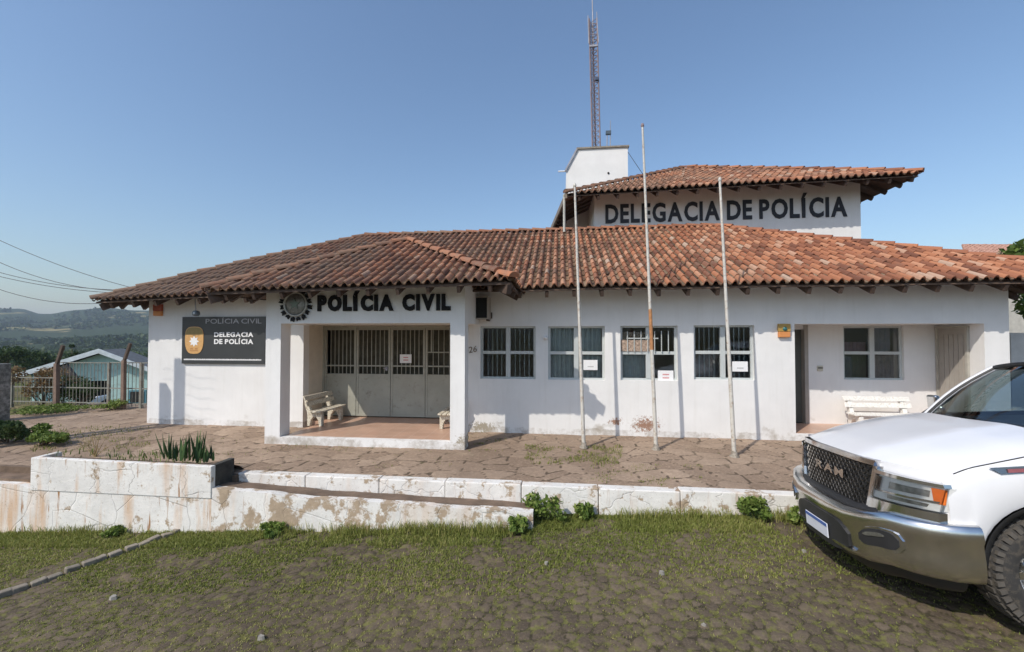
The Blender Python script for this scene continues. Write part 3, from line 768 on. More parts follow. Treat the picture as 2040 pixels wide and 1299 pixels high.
uroof = tu.build('upper_roof', M['tile'], st, fix=False)
BL = (-.75, 18.2, 3.72)
cp = MB(); caps(cp, VA, VAP, 41, lift=.08); caps(cp, VB, VAP, 42, lift=.08); cp.build('ridge_tiles', M['tile'], uroof, fix=False)
mb = MB(); mb.prism([VA, VAP, BL], (0, 0, -.03)); mb.prism([BL, VAP, (8.62, 19.6, 3.85)], (0, 0, -.03)); mb.build('rear_slope', M['tile'], uroof)
lining([[D(.2, 11.23, 3.72), D(8.6, 11.23, 3.90), D(7.4, 12.4, 4.42), D(1.4, 12.4, 4.25)],
        [D(8.6, 11.23, 3.90), D(8.6, 19.5, 3.85), D(7.4, 18.4, 4.4), D(7.4, 12.4, 4.42)],
        [D(BL[0] + .03, BL[1], 3.72), D(.2, 11.23, 3.72), D(1.4, 12.4, 4.25), D(.7, 17, 4.4)]], 'roof_lining', uroof)
for k in range(17):
    x = .5 + k * .5; mb = MB(); z = 3.72 + .18 * (x - .18) / 8.44; lim = min(.95, x - .18 + .02, 8.62 - x + .02)
    mb.bar((x, 11.27, z - .13), (x, 11.27 + lim, z - .13 + .49 * lim), .06, .10); mb.build('rafter', M['wood'], uroof)
for k in range(13):
    y = 11.7 + k * .5; lim = min(1.0, y - 11.2); mb = MB(); mb.bar((8.56, y, 3.76), (8.56 - lim, y, 3.76 + .48 * lim), .06, .10); mb.build('rafter', M['wood'], uroof)
    f = (y - 11.2) / 7; xx = .18 - .93 * f; mb = MB(); mb.bar((xx + .06, y, 3.59), (xx + lim, y, 3.59 + .48 * lim), .06, .10); mb.build('rafter', M['wood'], uroof)
mb = MB(); mb.bar((.16, 11.2, 3.69), (BL[0], BL[1], 3.69), .05, .16); mb.build('eave_board', simple('grey_brown_board', (.22, .18, .14), .7), uroof)
a = L(1124, 394, 11.35); b = L(1126, 478, 11.35)
mb = MB(); mb.tube([a, (a[0], 11.35, 2.75)], .035, 10); mb.tube([a, a + Vector((.0, .0, .06)), a + Vector((.08, -.1, .12))], .037, 10)
mb.build('downpipe', simple('pale_pipe', (.42, .42, .38), .6), st)

# water tower rising behind the upper roof
TY = 14.0
ta, tb_ = L(1128, 375, TY), L(1251, 352, TY); tt = LZ(1190, 296, TY); tl = L(1151, 297, TY); tm2 = L(1129, 341, TY)
mb = MB(); mb.prism([(ta[0], TY, 2.6), (tb_[0], TY, 2.6), (tb_[0], TY, tt), (tl[0], TY, tt), (ta[0], TY, tm2[2])], (0, 2.0, 0))
wt = mb.build('water_tower', M['wall2'], st)
mb = MB(); mb.box(tl[0] - .04, tb_[0] + .04, TY - .05, TY + 2.05, tt, tt + .05); mb.build('parapet_cap', M['concrete'], wt)
mb = MB(); mb.bar((tl[0] - .03, TY - .03, tt), (ta[0] - .03, TY - .03, tm2[2]), .05, .05); mb.build('edge_trim', M['galv'], wt)
mb = MB(); p = L(1129, 341, TY); mb.tube([p, p + Vector((-.28, 0, 0))], .025, 8); mb.build('overflow_pipe', M['white'], wt)
mb = MB(); p = L(1212, 345, TY); mb.lathe((p[0], TY - .01, p[2]), [(0, -.01), (.035, -.01), (.035, .02)], 10, 'y'); mb.build('pipe_stub', M['dark'], wt)
# ------------------------------------------------------------------ street, forecourt, kerbs
def sheet(name, xs, ys, fz, mat, mask=None, kind='structure', thick=0):
    mb = MB(); P = {}
    V = []; Fs = []
    for i, x in enumerate(xs):
        for j, y in enumerate(ys): V.append((x, y, fz(x, y)))
    m = len(ys)
    for i in range(len(xs) - 1):
        for j in range(m - 1):
            if mask and not mask((xs[i] + xs[i+1]) / 2, (ys[j] + ys[j+1]) / 2): continue
            Fs.append((i*m+j, (i+1)*m+j, (i+1)*m+j+1, i*m+j+1))
    mb.add(V, Fs, True)
    return struct(mb, name, mat, kind, fix=False)
def bumpy(x, y, a): return a * (math.sin(x * 3.1 + 1.3 * y) + math.sin(y * 4.3 - x * 1.7) + .6 * math.sin(x * 9.1 + y * 7.7)) / 3
def voro(x, y, cell, seed, stretch=1.0):
    "jittered cells: returns (random value per stone, gap distance F2 - F1 in metres, offset within stone x, y)"
    x = np.asarray(x, float); y = np.asarray(y, float)
    wx_ = x + .16 * cell * np.sin(y * 5.3 / cell * .35 + seed); wy_ = (y + .16 * cell * np.sin(x * 4.7 / cell * .35 + seed * 2)) * stretch
    gx, gy = np.floor(wx_ / cell), np.floor(wy_ / cell)
    def h(a, b, k): v = np.sin(a * 127.1 + b * 311.7 + k * 74.7 + seed * 13.3) * 43758.5453; return v - np.floor(v)
    f1 = np.full(x.shape, 9e9); f2 = np.full(x.shape, 9e9); idv = np.zeros(x.shape); ox = np.zeros(x.shape); oy = np.zeros(x.shape)
    for i in (-2, -1, 0, 1, 2):
        for j in (-2, -1, 0, 1, 2):
            cx, cy = gx + i, gy + j; px = (cx + .08 + .84 * h(cx, cy, 1)) * cell; py = (cy + .08 + .84 * h(cx, cy, 2)) * cell
            d = np.hypot(wx_ - px, wy_ - py); nr = d < f1
            f2 = np.where(nr, f1, np.minimum(f2, d)); idv = np.where(nr, h(cx, cy, 3), idv); ox = np.where(nr, wx_ - px, ox); oy = np.where(nr, wy_ - py, oy); f1 = np.where(nr, d, f1)
    return idv, f2 - f1, ox, oy
def stone_h(x, y, cell, seed, jw, amp, tilt):
    idv, g_, ox, oy = voro(x, y, cell, seed); t = np.clip(g_ / jw, 0, 1); t = t * t * (3 - 2 * t)
    i2 = (idv * 7.31) % 1; i3 = (idv * 3.77) % 1
    return amp * (t - 1) + t * ((idv - .5) * amp * .9 + ox * (i2 - .5) * tilt + oy * (i3 - .5) * tilt), idv, 1 - t
SZ = np.vectorize(street_z); PZV = np.vectorize(plaza_z); BV = lambda x, y, a: a * (np.sin(x * 3.1 + 1.3 * y) + np.sin(y * 4.3 - x * 1.7) + .6 * np.sin(x * 9.1 + y * 7.7)) / 3
def street_h(x, y): return SZ(x, y) + BV(np.asarray(x), np.asarray(y), .012) + stone_h(x, y, .115, 3, .036, .011, .12)[0]
def forecourt_h(x, y): return PZV(x, y) + BV(np.asarray(x), np.asarray(y), .007) + stone_h(x, y, .36, 5, .036, .011, .04)[0]
def laid(name, xs, ys, hf, sp, mat, mask=None):
    X, Y = np.meshgrid(np.array(xs), np.array(ys), indexing='ij'); Z = hf(X, Y); _, idv, jn = stone_h(X, Y, *sp)
    n, m = X.shape; me = bpy.data.meshes.new(name); V = np.stack([X, Y, Z], -1).reshape(-1, 3)
    I, J = np.meshgrid(np.arange(n - 1), np.arange(m - 1), indexing='ij'); I, J = I.ravel(), J.ravel()
    if mask is not None:
        k = mask((X[I, J] + X[I+1, J]) / 2, (Y[I, J] + Y[I, J+1]) / 2); I, J = I[k], J[k]
    Q = np.stack([I*m+J, (I+1)*m+J, (I+1)*m+J+1, I*m+J+1], 1)
    me.vertices.add(len(V)); me.vertices.foreach_set('co', V.ravel().astype(np.float32)); me.loops.add(Q.size); me.loops.foreach_set('vertex_index', Q.ravel().astype(np.int32))
    me.polygons.add(len(Q)); me.polygons.foreach_set('loop_start', np.arange(0, Q.size, 4, dtype=np.int32)); me.update(calc_edges=True)
    me.polygons.foreach_set('use_smooth', np.ones(len(Q), bool))
    for nm, a in (('stone', idv), ('joint', jn)):
        at = me.attributes.new(nm, 'FLOAT', 'POINT'); at.data.foreach_set('value', a.ravel().astype(np.float32))
    me.materials.append(mat); me.validate(); o = bpy.data.objects.new(name, me); C.objects.link(o); o.rotation_euler = (0, 0, -PSI); return tag(o, kind='structure')
gx_ = [-60, -40, -28, -20, -16, -13] + list(np.arange(-11.5, 7.0, .022)) + [7.2, 8, 9, 10, 12, 15, 20, 28, 40, 60]
gy_ = [-30, -20, -12, -8, -5, -2, 0, .8] + list(np.arange(1.4, 5.56, .022)) + [5.57]
laid('street', gx_, gy_, street_h, (.115, 3, .036, .011, .12), M['street'])
PXL = -13.2
laid('forecourt', list(np.arange(PXL, 12.6, .04)), list(np.arange(5.6, 8.5, .032)) + list(np.arange(8.52, 10.7, .06)), forecourt_h, (.36, 5, .036, .011, .04), M['plaza'],
     mask=lambda x, y: (y < YW + .05) | (x < XL + .15))
XE = LX(1062, 5.2, 1020)                     # where the lower wall runs into the kerb
XPL = LX(60, 5.17, 915); XPR = LX(420, 5.17, 930)
# upper kerb: a row of whitewashed kerb stones
x = XPR + .04; r = random.Random(5)
kb = thing('kerb', 'whitewashed kerb stones along the edge of the forecourt', 'kerb', (0, YK, GZ - .1))
while x < 12.5:
    ln = 1.0 + r.uniform(-.08, .08); x2 = min(12.6, x + ln)
    j = r.uniform(-.008, .008); jy = r.uniform(-.008, .008)
    zb = min(street_z(x, YK), street_z(x2, YK)) - .25
    ybk = YK + .17
    mb = MB(); zt0 = plaza_z(x, YK) + .012 + j; zt1 = plaza_z(x2, YK) + .012 + j
    a, b = x + .004, x2 - .004
    mb.hexa([(a, YK + jy, zb), (b, YK + jy, zb), (b, ybk, zb), (a, ybk, zb), (a, YK + jy + .01, zt0), (b, YK + jy + .01, zt1), (b, ybk, zt1), (a, ybk, zt0)])
    mb.build('kerb_stone', M['kerb'], kb, bevel=.012); x = x2
# ledge between the kerb and the low wall
def low_top(x): return float(np.interp(x, [-14, XPR, -3.2, XE], [-2.0, -2.03, -2.10, -2.15]))
mb = MB(); n = 40; P = [[], [], []]
for i in range(n + 1):
    x = XPR - .05 + (XE - XPR + .05) * i / n; z = low_top(x)
    P[0].append((x, 5.29, z + .004)); P[1].append((x, 5.44, z - .005 + bumpy(x * 2, 1, .01))); P[2].append((x, YK + .005, z - .03 + bumpy(x * 3, 2, .01)))
mb.grid(P); struct(mb, 'path', M['soil'])
mb = MB()
def slabwall(mb, x0, x1, y0, y1, ftop, n=40, fbot=None):
    for i in range(n):
        a, b = x0 + (x1 - x0) * i / n, x0 + (x1 - x0) * (i + 1) / n
        za = street_z(a, 5.3) - .3; zb = street_z(b, 5.3) - .3
        A = [(a, y0, za), (b, y0, zb), (b, y1, zb), (a, y1, za), (a, y0 + .01, ftop(a)), (b, y0 + .01, ftop(b)), (b, y1, ftop(b)), (a, y1, ftop(a))]
        mb.add(A, [(4, 5, 6, 7), (0, 1, 5, 4), (2, 3, 7, 6)])
        if i == 0: mb.add([A[0], A[3], A[7], A[4]], [(0, 1, 2, 3)])
        if i == n - 1: mb.add([A[1], A[2], A[6], A[5]], [(0, 1, 2, 3)])
slabwall(mb, XPR + .001, XE, 5.18, 5.30, lambda x: low_top(x) + .004 + bumpy(x * 2, 0, .012), 60)
mb.single('low_wall', M['retain2'], 'low peeling white wall below the kerb, tapering down into the grass', 'wall', (-2, 5.3, -2.7), fix=2)
mb = MB(); slabwall(mb, -16.0, XPR, 5.18, 5.56, lambda x: (-2.15 if x > XPL else -2.10) + bumpy(x, 0, .008), 50)
mb.single('retaining_wall', M['retain'], 'tall white retaining wall with rusty runs at the left of the street', 'wall', (-8, 5.3, -3), fix=2)
# planter on the retaining wall
pl = thing('planter', 'long white masonry planter on top of the retaining wall', 'planter', ((XPL + XPR) / 2, 5.6, -2.15))
PZ0 = LZ(60, 912, 5.17); PZ1 = LZ(420, 930, 5.17)
fz = lambda x: PZ0 + (PZ1 - PZ0) * (x - XPL) / (XPR - XPL)
mb = MB()
def hx(x0, x1, y0, y1, zb):
    mb.hexa([(x0, y0, zb), (x1, y0, zb), (x1, y1, zb), (x0, y1, zb), (x0, y0, fz(x0)), (x1, y0, fz(x1)), (x1, y1, fz(x1)), (x0, y1, fz(x0))])
hx(XPL, XPR, 5.177, 5.25, -2.16); hx(XPL, XPL + .08, 5.252, 5.5, -2.13)
mb.build('planter_box', M['retain'], pl, bevel=.008)
mb = MB(); hx(XPR - .08, XPR + .001, 5.252, 5.58, -2.13); mb.build('planter_end', simple('mossy_shaded_masonry', (.055, .052, .045), .95, var=.4, scale=9, bmp=.5), pl, bevel=.006)  # mossy end face, with its shade also put into the dark colour
mb = MB(); mb.grid([[(XPL + .07 + (XPR - XPL - .14) * i / 30, 5.24 + .62 * j / 6, (fz(XPL + (XPR - XPL) * i / 30) - .03) * (1 - (j / 6) ** 2) + (plaza_z(0, 6.2) - .012) * (j / 6) ** 2 + bumpy(i * 1.3, j * 1.1, .012)) for j in range(7)] for i in range(31)])
mb.build('soil', M['soil'], pl)
mb = MB(); mb.box(-18, XPR + .06, 5.54, 5.62, -2.4, -1.972); mb.box(-18, XPL, 5.3, 5.62, -2.4, -2.06); struct(mb, 'earth_bank', M['soil'])
# stub beside the planter: ramped end of the old wall at the far left
mb = MB(); mb.hexa([(-16, 5.27, -2.2), (XPL - .02, 5.27, -2.2), (XPL - .02, 5.5, -2.2), (-16, 5.5, -2.2), (-16, 5.3, -1.86), (XPL - .02, 5.3, -2.12), (XPL - .02, 5.48, -2.12), (-16, 5.48, -1.86)])
mb.single('wall_stub', M['planterm'], 'sloping white wall end left of the planter', 'wall', (-10, 5.4, -2.2))
# old stone edging crossing the grass in the lower left
a, b = Vector((-5.05, 5.12, 0)), Vector((-4.6, 3.05, 0))
def gp(u, v):
    "street point under a sight line"
    d = w2l(ray(u, v)); k = 1.0
    for _ in range(30):
        x, y, z = d * k; k = k * (street_z(x, y) / z)
    return d * k
e0, e1 = gp(368, 1056), gp(-60, 1212)
eg = thing('stone_edging', 'half buried row of old edging stones running through the grass', 'edging', tuple((e0 + e1) / 2))
dd_ = (e1 - e0); nst = 14; r = random.Random(3)
for i in range(nst):
    p = e0 + dd_ * (i / nst); q = e0 + dd_ * ((i + .93) / nst); s = Vector((r.uniform(-.02, .02), r.uniform(-.02, .02), 0))
    p = Vector((p.x, p.y, street_z(p.x, p.y) + .005 + r.uniform(-.015, .012))) + s; q = Vector((q.x, q.y, street_z(q.x, q.y) + .005 + r.uniform(-.015, .012))) + s
    mb = MB(); mb.bar(p, q, .085, .09); mb.build('edging_stone', simple('edging_stone', (.22, .19, .15), .9, var=.3, scale=8, bmp=.5) if i == 0 else bpy.data.materials['edging_stone'], eg, bevel=.012)
# fallen stones and litter on the street
for (u, v, s, lb) in ((225, 1192, .055, 'pale chipped stone in the grass below the stone edging'), (1602, 1100, .035, 'small white scrap beside the pickup bumper'), (1318, 1143, .04, 'flat pale stone in the middle of the paving'), (1088, 1124, .035, 'pale stone left of the middle of the paving'), (1402, 1249, .03, 'small white scrap near the bottom of the picture'), (520, 1272, .04, 'pale stone near the bottom left of the paving')):
    p = gp(u, v); r = random.Random(u); mb = MB()
    top = []; bot = []
    for k in range(9):
        t = 2 * math.pi * k / 9; rr = s * .75 * r.uniform(.7, 1.15)
        top.append((p.x + math.cos(t) * rr * .8, p.y + math.sin(t) * rr * .5, p.z + .025 + r.uniform(-.004, .004))); bot.append((p.x + math.cos(t) * rr, p.y + math.sin(t) * rr * .65, p.z - .01))
    mb.add(top + bot, [tuple(range(9))] + [(i, (i+1) % 9, 9 + (i+1) % 9, 9 + i) for i in range(9)])
    mb.single('stone', simple('pale_stone', (.28, .26, .23), .8, var=.2) if 'pale_stone' not in bpy.data.materials else bpy.data.materials['pale_stone'], lb, 'stone', tuple(p), 'loose stones on the street')

# ------------------------------------------------------------------ lettering
_gc = {}
def glyph(ch, bold=.03):
    if (ch, bold) in _gc: return _gc[(ch, bold)]
    cu = bpy.data.curves.new('g', 'FONT'); cu.body = ch; cu.offset = bold; cu.resolution_u = 3
    ob = bpy.data.objects.new('g', cu); C.objects.link(ob)
    dg = bpy.context.evaluated_depsgraph_get(); me = bpy.data.meshes.new_from_object(ob.evaluated_get(dg))
    V = [tuple(v.co) for v in me.vertices]; Fs = [tuple(p.vertices) for p in me.polygons]
    edge = {}
    for f in Fs:
        for i in range(len(f)):
            k = (f[i], f[(i+1) % len(f)]); edge[k] = 1
    out = [k for k in edge if (k[1], k[0]) not in edge]
    bpy.data.objects.remove(ob); bpy.data.curves.remove(cu); bpy.data.meshes.remove(me)
    _gc[(ch, bold)] = (V, Fs, out); return _gc[(ch, bold)]
CAPH = max(v[1] for v in glyph('H')[0])
def layout(text, bold=.03, gap=.10, space=.38):
    out = []; cx = 0
    for ch in text:
        if ch == ' ': cx += space; continue
        V = glyph(ch, bold)[0]; x0 = min(v[0] for v in V); x1 = max(v[0] for v in V)
        out.append((ch, cx - x0)); cx += x1 - x0 + gap
    return out, cx - gap
def add_text(mb_f, text, x0, x1, z0, z1, y, depth, bold=.03, gap=.10, space=.38, slope=0.0):
    "letters on a wall facing -y; mb_f(i, ch) returns the mesh to add to"
    lay, W = layout(text, bold, gap, space); sx = (x1 - x0) / W; szz = (z1 - z0) / glyph('H', bold)[0][0][1] if False else (z1 - z0) / max(v[1] for v in glyph('H', bold)[0])
    for i, (ch, ox) in enumerate(lay):
        V, Fs, out = glyph(ch, bold); mb = mb_f(i, ch); n = len(V)
        P = [(x0 + (v[0] + ox) * sx, y - depth, z0 + v[1] * szz + slope * (v[0] + ox) * sx) for v in V]; Q = [(p[0], y, p[2]) for p in P]
        mb.add(P + Q, Fs + [(a, b, n + b, n + a) for (a, b) in out])
pz0, pz1 = LZ(760, 617, YP), LZ(760, 587, YP)
sg = thing('sign_lettering', 'raised black POLÍCIA CIVIL letters above the porch opening', 'lettering', (-3, YP, pz0))
cells = {}
def cell(i, ch): cells[i] = MB(); return cells[i]
add_text(cell, 'POLÍCIA CIVIL', LX(634, YP, 600), LX(898, YP, 600), pz0, pz1, YP - .002, .03, bold=.06, gap=.10, space=.45)
for i, m_ in cells.items(): m_.build('letter', M['black'], sg, fix=False)
dz0, dz1 = LZ(1446, 437, UY), LZ(1446, 400, UY)
sg = thing('sign_lettering', 'dark DELEGACIA DE POLÍCIA letters on the raised block under its eaves', 'lettering', (4, UY, dz0))
cells = {}
add_text(cell, 'DELEGACIA DE POLÍCIA', LX(1206, UY, 430), LX(1687, UY, 410), dz0, dz1, UY - .002, .02, bold=.03, gap=.10, space=.26)
for i, m_ in cells.items(): m_.build('letter', M['charcoal'], sg, fix=False)

# crest on the porch beam: a pewter disc in a wreath of dark leaves
c = L(590, 606, YP - .01); rr = .24
cr = thing('wall_emblem', 'round pewter police emblem ringed by dark leaves on the porch beam', 'emblem', (c[0], YP, c[2]))
mb = MB(); mb.lathe((c[0], YP, c[2]), [(0, -.05), (.06, -.052), (.09, -.042), (.13, -.04), (.15, -.03), (.155, -.003)], 28, 'y'); mb.build('disc', M['pewter'], cr)
mb = MB(); mb.lathe((c[0], YP, c[2]), [(.152, -.004), (.155, -.045), (.178, -.05), (.182, -.004)], 28, 'y'); mb.build('ring', M['pewter2'], cr)
mb = MB()
for k in range(16):
    t = 2 * math.pi * k / 16 + .2; r0, r1 = .178, .238 + .015 * (k % 2)
    for s in (-1, 1):
        pts = [(r0, 0), (r0 + .02, s * .03), (r1, s * .028), (r1 - .015, s * .002)]
        P = [(c[0] + a * math.cos(t) - b * math.sin(t), YP - .006 - .006 * (s + 1), c[2] + a * math.sin(t) + b * math.cos(t)) for a, b in pts]
        mb.prism(P, (0, -.025, 0))
mb.build('wreath', M['black'], cr)
mb = MB()
for k in range(5):
    t = 2 * math.pi * k / 5 + math.pi / 2; t2 = t + math.pi / 5; t0 = t - math.pi / 5
    q = lambda r_, a: (c[0] + r_ * math.cos(a), YP - .052, c[2] + r_ * math.sin(a))
    mb.prism([q(.085, t), q(.038, t2), (c[0], YP - .052, c[2]), q(.038, t0)], (0, -.012, 0))
mb.build('star', simple('green_grey_star', (.13, .17, .15), .4, .3), cr)

for o_ in list(cr.children):
    for v_ in o_.data.vertices: v_.co.x *= 1.27; v_.co.z = (v_.co.z - (c[2] - ORG[cr.name].z)) * 1.27 + (c[2] - ORG[cr.name].z)
# sign board on the left wall
s0 = L(363, 632, YW - .05); s1 = L(528, 725, YW - .05); SX0, SX1 = s0[0], s1[0]; SZ1 = LZ(445, 631, YW - .05); SZ0 = LZ(445, 725, YW - .05); SY = YW - .05
bd = thing('sign_board', 'charcoal POLÍCIA CIVIL sign board with a gold badge on the left wall', 'sign', ((SX0 + SX1) / 2, YW, SZ0))
mb = MB(); mb.box(SX0, SX1, SY, YW - .004, SZ0, SZ1); mb.build('board', M['signbk'], bd, bevel=.006)
W_ = SX1 - SX0; H_ = SZ1 - SZ0
sx = lambda f: SX0 + W_ * f
szz = lambda f: SZ1 - H_ * f
one = MB(); add_text(lambda i, ch: one, 'POLÍCIA CIVIL', sx(.29), sx(.955), szz(.145), szz(.045), SY - .001, .006, bold=0.0, gap=.09, space=.16); one.build('heading', M['lgrey'], bd, fix=False)
one = MB(); add_text(lambda i, ch: one, 'DELEGACIA', sx(.395), sx(.86), szz(.425), szz(.33), SY - .001, .006, bold=.035, gap=.07); add_text(lambda i, ch: one, 'DE POLÍCIA', sx(.395), sx(.86), szz(.575), szz(.475), SY - .001, .006, bold=.035, gap=.07, space=.3); one.build('title', M['white'], bd, fix=False)
mb = MB(); r = random.Random(12); xx = .03
while xx < .95:
    ww = r.uniform(.03, .09)
    if not (.49 < xx < .515):
        k = xx
        while k < min(.955, xx + ww): mb.box(sx(k), sx(min(.955, k + .0085)), SY - .004, SY - .001, szz(.925), szz(.893 + r.uniform(0, .006))); k += .0115
    xx += ww + .002
mb.build('small_print', M['white'], bd)
cx_, cz_ = sx(.155), szz(.50); a_, b_ = W_ * .112, H_ * .29
def shield(sc_):
    P = []
    for k in range(28):
        t = 2 * math.pi * k / 28; x_ = math.cos(t); z_ = math.sin(t)
        x_ = math.copysign(abs(x_) ** .62, x_); z_ = math.copysign(abs(z_) ** (.55 if z_ > 0 else .95), z_)
        P.append((cx_ + a_ * sc_ * x_, SY - .001, cz_ + b_ * sc_ * z_))
    return P
mb = MB(); mb.prism(shield(1.0), (0, -.008, 0)); bg_ = mb.build('badge', M['gold'], bd)
mb = MB(); P = [(x_, SY - .0095, max(z_, cz_ + b_ * .42)) for x_, _, z_ in shield(.95) if z_ > cz_ + b_ * .1]; mb.prism(P, (0, -.003, 0)); mb.build('badge_band', M['goldd'], bg_)
mb = MB()
for k in range(8):
    t = 2 * math.pi * k / 8; q = lambda r_, a: (cx_ + r_ * math.cos(a), SY - .0095, cz_ - b_ * .08 + r_ * math.sin(a)); mb.prism([q(a_ * .55, t), q(a_ * .33, t + .39), (cx_, SY - .0095, cz_ - b_ * .08), q(a_ * .33, t - .39)], (0, -.004, 0))
mb.build('badge_star', M['white'], bg_)
mb = MB(); mb.box(cx_ - a_ * .4, cx_ - a_ * .1, SY - .012, SY - .0095, cz_ - b_ * .68, cz_ - b_ * .58); mb.box(cx_ + a_ * .08, cx_ + a_ * .38, SY - .012, SY - .0095, cz_ - b_ * .68, cz_ - b_ * .58); mb.box(cx_ - a_ * .45, cx_ + a_ * .45, SY - .012, SY - .0095, cz_ - b_ * .8, cz_ - b_ * .74)
mb.build('badge_marks', simple('brown_gold', (.42, .20, .07), .5), bg_)
# small lamp hanging over the sign
p = L(388, 596, YW - .32); q = L(390, 628, YW - .32)
lm = thing('wall_lamp', 'small grey round lamp hanging from the eaves above the sign board', 'lamp', tuple(p))
mb = MB(); mb.tube([p + Vector((0, 0, .12)), q + Vector((0, 0, .10))], .009, 8); mb.tube([q + Vector((0, 0, .1)), q + Vector((0, .08, .02))], .01, 8); mb.build('stem', M['galv'], lm)
mb = MB(); mb.lathe((q[0], q[1], q[2] + .04), [(.03, -.05), (.055, -.04), (.06, .0), (.055, .05), (.02, .06), (0, .06)], 16, 'y'); mb.build('lamp_housing', simple('blue_grey_lamp', (.13, .17, .20), .4), lm)
mb = MB(); mb.lathe((q[0], q[1], q[2] + .04), [(0, -.05), (.03, -.051), (.03, -.045)], 16, 'y'); mb.build('lens', simple('pale_lens', (.45, .50, .52), .2), lm)
# little camera at the porch roof corner
p = L(500, 597, YW - .25); cmr = thing('security_camera', 'tiny dark camera under the porch eaves left of the emblem', 'camera', tuple(p))
mb = MB(); mb.box(p.x - .035, p.x + .035, p.y - .09, p.y + .04, p.z - .03, p.z + .03); mb.build('camera_body', M['black'], cmr, bevel=.008)
mb = MB(); mb.tube([p + Vector((-.02, .04, .03)), p + Vector((-.06, .1, .12))], .012, 8); mb.build('bracket', M['white'], cmr)

# alarm boxes
def alarm(u0, u1, v0, v1, top, low, lb, lens=None):
    y = YW - .07; x0, x1 = LX(u0, y), LX(u1, y); z1_, z0_ = LZ((u0+u1)/2, v0, y), LZ((u0+u1)/2, v1, y); zm = z0_ + (z1_ - z0_) * .42
    t = thing('alarm_box', lb, 'alarm box', (x0, YW, z0_), 'alarm boxes on the facade')
    mb = MB(); mb.box(x0, x1, y, YW - .003, zm, z1_); mb.build('hood', top, t, bevel=.01)
    mb = MB(); mb.box(x0 + .004, x1 - .004, y + .004, YW - .003, z0_, zm - .002); mb.build('base', low, t, bevel=.01)
    if lens: mb = MB(); mb.lathe(((x0+x1)/2, y - .001, zm + .05), [(0, -.02), (.03, -.018), (.04, 0)], 12, 'y'); mb.build('lens', lens, t)
alarm(303, 319, 606, 629, M['redbox'], M['orangebox'], 'dark red and orange alarm box high on the left end of the wall')
alarm(1552, 1576, 645, 672, simple('ochre_box', (.42, .27, .07), .5), M['orangebox'], 'ochre alarm box with a teal lens at the recess corner', M['teal'])
# air conditioner
y = YW - .34
ax0, ax1 = LX(931, YW - .34), LX(972, YW - .34); az0, az1 = LZ(950, 636, YW - .2), LZ(950, 592, YW - .2)
ac = thing('air_conditioner', 'boxy wall air conditioner with a dark back beside the porch', 'air conditioner', ((ax0 + ax1) / 2, YW, az0))
mb = MB(); t = .02
mb.box(ax0, ax1, y, YW - .002, az1 - t, az1); mb.box(ax0, ax1, y, YW - .002, az0, az0 + t); mb.box(ax0, ax0 + t, y, YW - .002, az0 + t, az1 - t); mb.box(ax1 - t, ax1, y, YW - .002, az0 + t, az1 - t)
mb.build('casing', M['acbox'], ac)
mb = MB(); mb.box(ax0 + t, ax1 - t, y + .03, y + .05, az0 + t, az1 - t)
for k in range(9):
    z = az0 + t + (az1 - az0 - 2 * t) * (k + .5) / 9; mb.box(ax0 + t, ax1 - t, y + .015, y + .03, z - .004, z + .004)
mb.build('grille', M['dark'], ac)
mb = MB(); mb.box(ax0 - .06, ax0 + .13, y - .06, y - .03, az1 - .2, az1 + .05)
mb.build('junction_box', M['pewter2'], ac, bevel=.005)
mb = MB()
for k in range(3): mb.box(ax0 - .03, ax0 + .10, y - .066, y - .061, az1 - .16 + k * .07, az1 - .13 + k * .07)
mb.build('slots', M['dark'], ac)
mb = MB(); mb.bar((ax0 + .03, YW, az0 - .02), (ax0 + .03, y + .05, az0 - .02), .03, .03); mb.bar((ax1 - .03, YW, az0 - .02), (ax1 - .03, y + .05, az0 - .02), .03, .03); mb.bar((ax1 + .02, YW - .02, az0 + .02), (ax1 + .02, YW - .02, az0 + .14), .02, .03)
mb.build('wall_bracket', M['wood'], ac)
# house number
n0, n1 = LX(931, YW - .01, 700), LX(950, YW - .01, 700); one = MB()
add_text(lambda i, ch: one, '126', n0, n1, LZ(937, 704, YW), LZ(937, 692, YW), YW - .002, .008, bold=0, gap=.08, slope=.18)
one.single('house_number', simple('bronze_numerals', (.16, .12, .09), .4, .4), 'small sloping dark house number between porch and first window', 'house number', (n0, YW, LZ(937, 700, YW)), fix=False)
# floodlight blob beside the second window
p = L(1087, 673, YW - .05); fl = thing('wall_sensor', 'small white sensor on the wall between the first two windows', 'sensor', tuple(p))
mb = MB(); mb.lathe((p.x, p.y, p.z), [(0, -.04), (.03, -.03), (.04, .0), (.035, .045)], 14, 'y'); mb.build('sensor_head', M['white'], fl)
mb = MB(); mb.box(p.x - .02, p.x + .02, p.y + .03, YW - .002, p.z - .04, p.z + .02); mb.build('sensor_mount', M['pewter2'], fl)
# doorbell panel in the recess and yellowed patch
p = L(1634, 734, YR - .02); ib = thing('doorbell', 'small grey doorbell panel on the recess wall beside the open door', 'doorbell', tuple(p))
mb = MB(); mb.box(p.x - .05, p.x + .05, YR - .03, YR - .003, p.z - .055, p.z + .055); mb.build('plate', simple('ivory_plastic', (.55, .52, .42), .5), ib, bevel=.006)
mb = MB(); mb.box(p.x - .045, p.x + .045, YR - .036, YR - .031, p.z - .0, p.z + .02); mb.build('slot', M['dark'], ib)

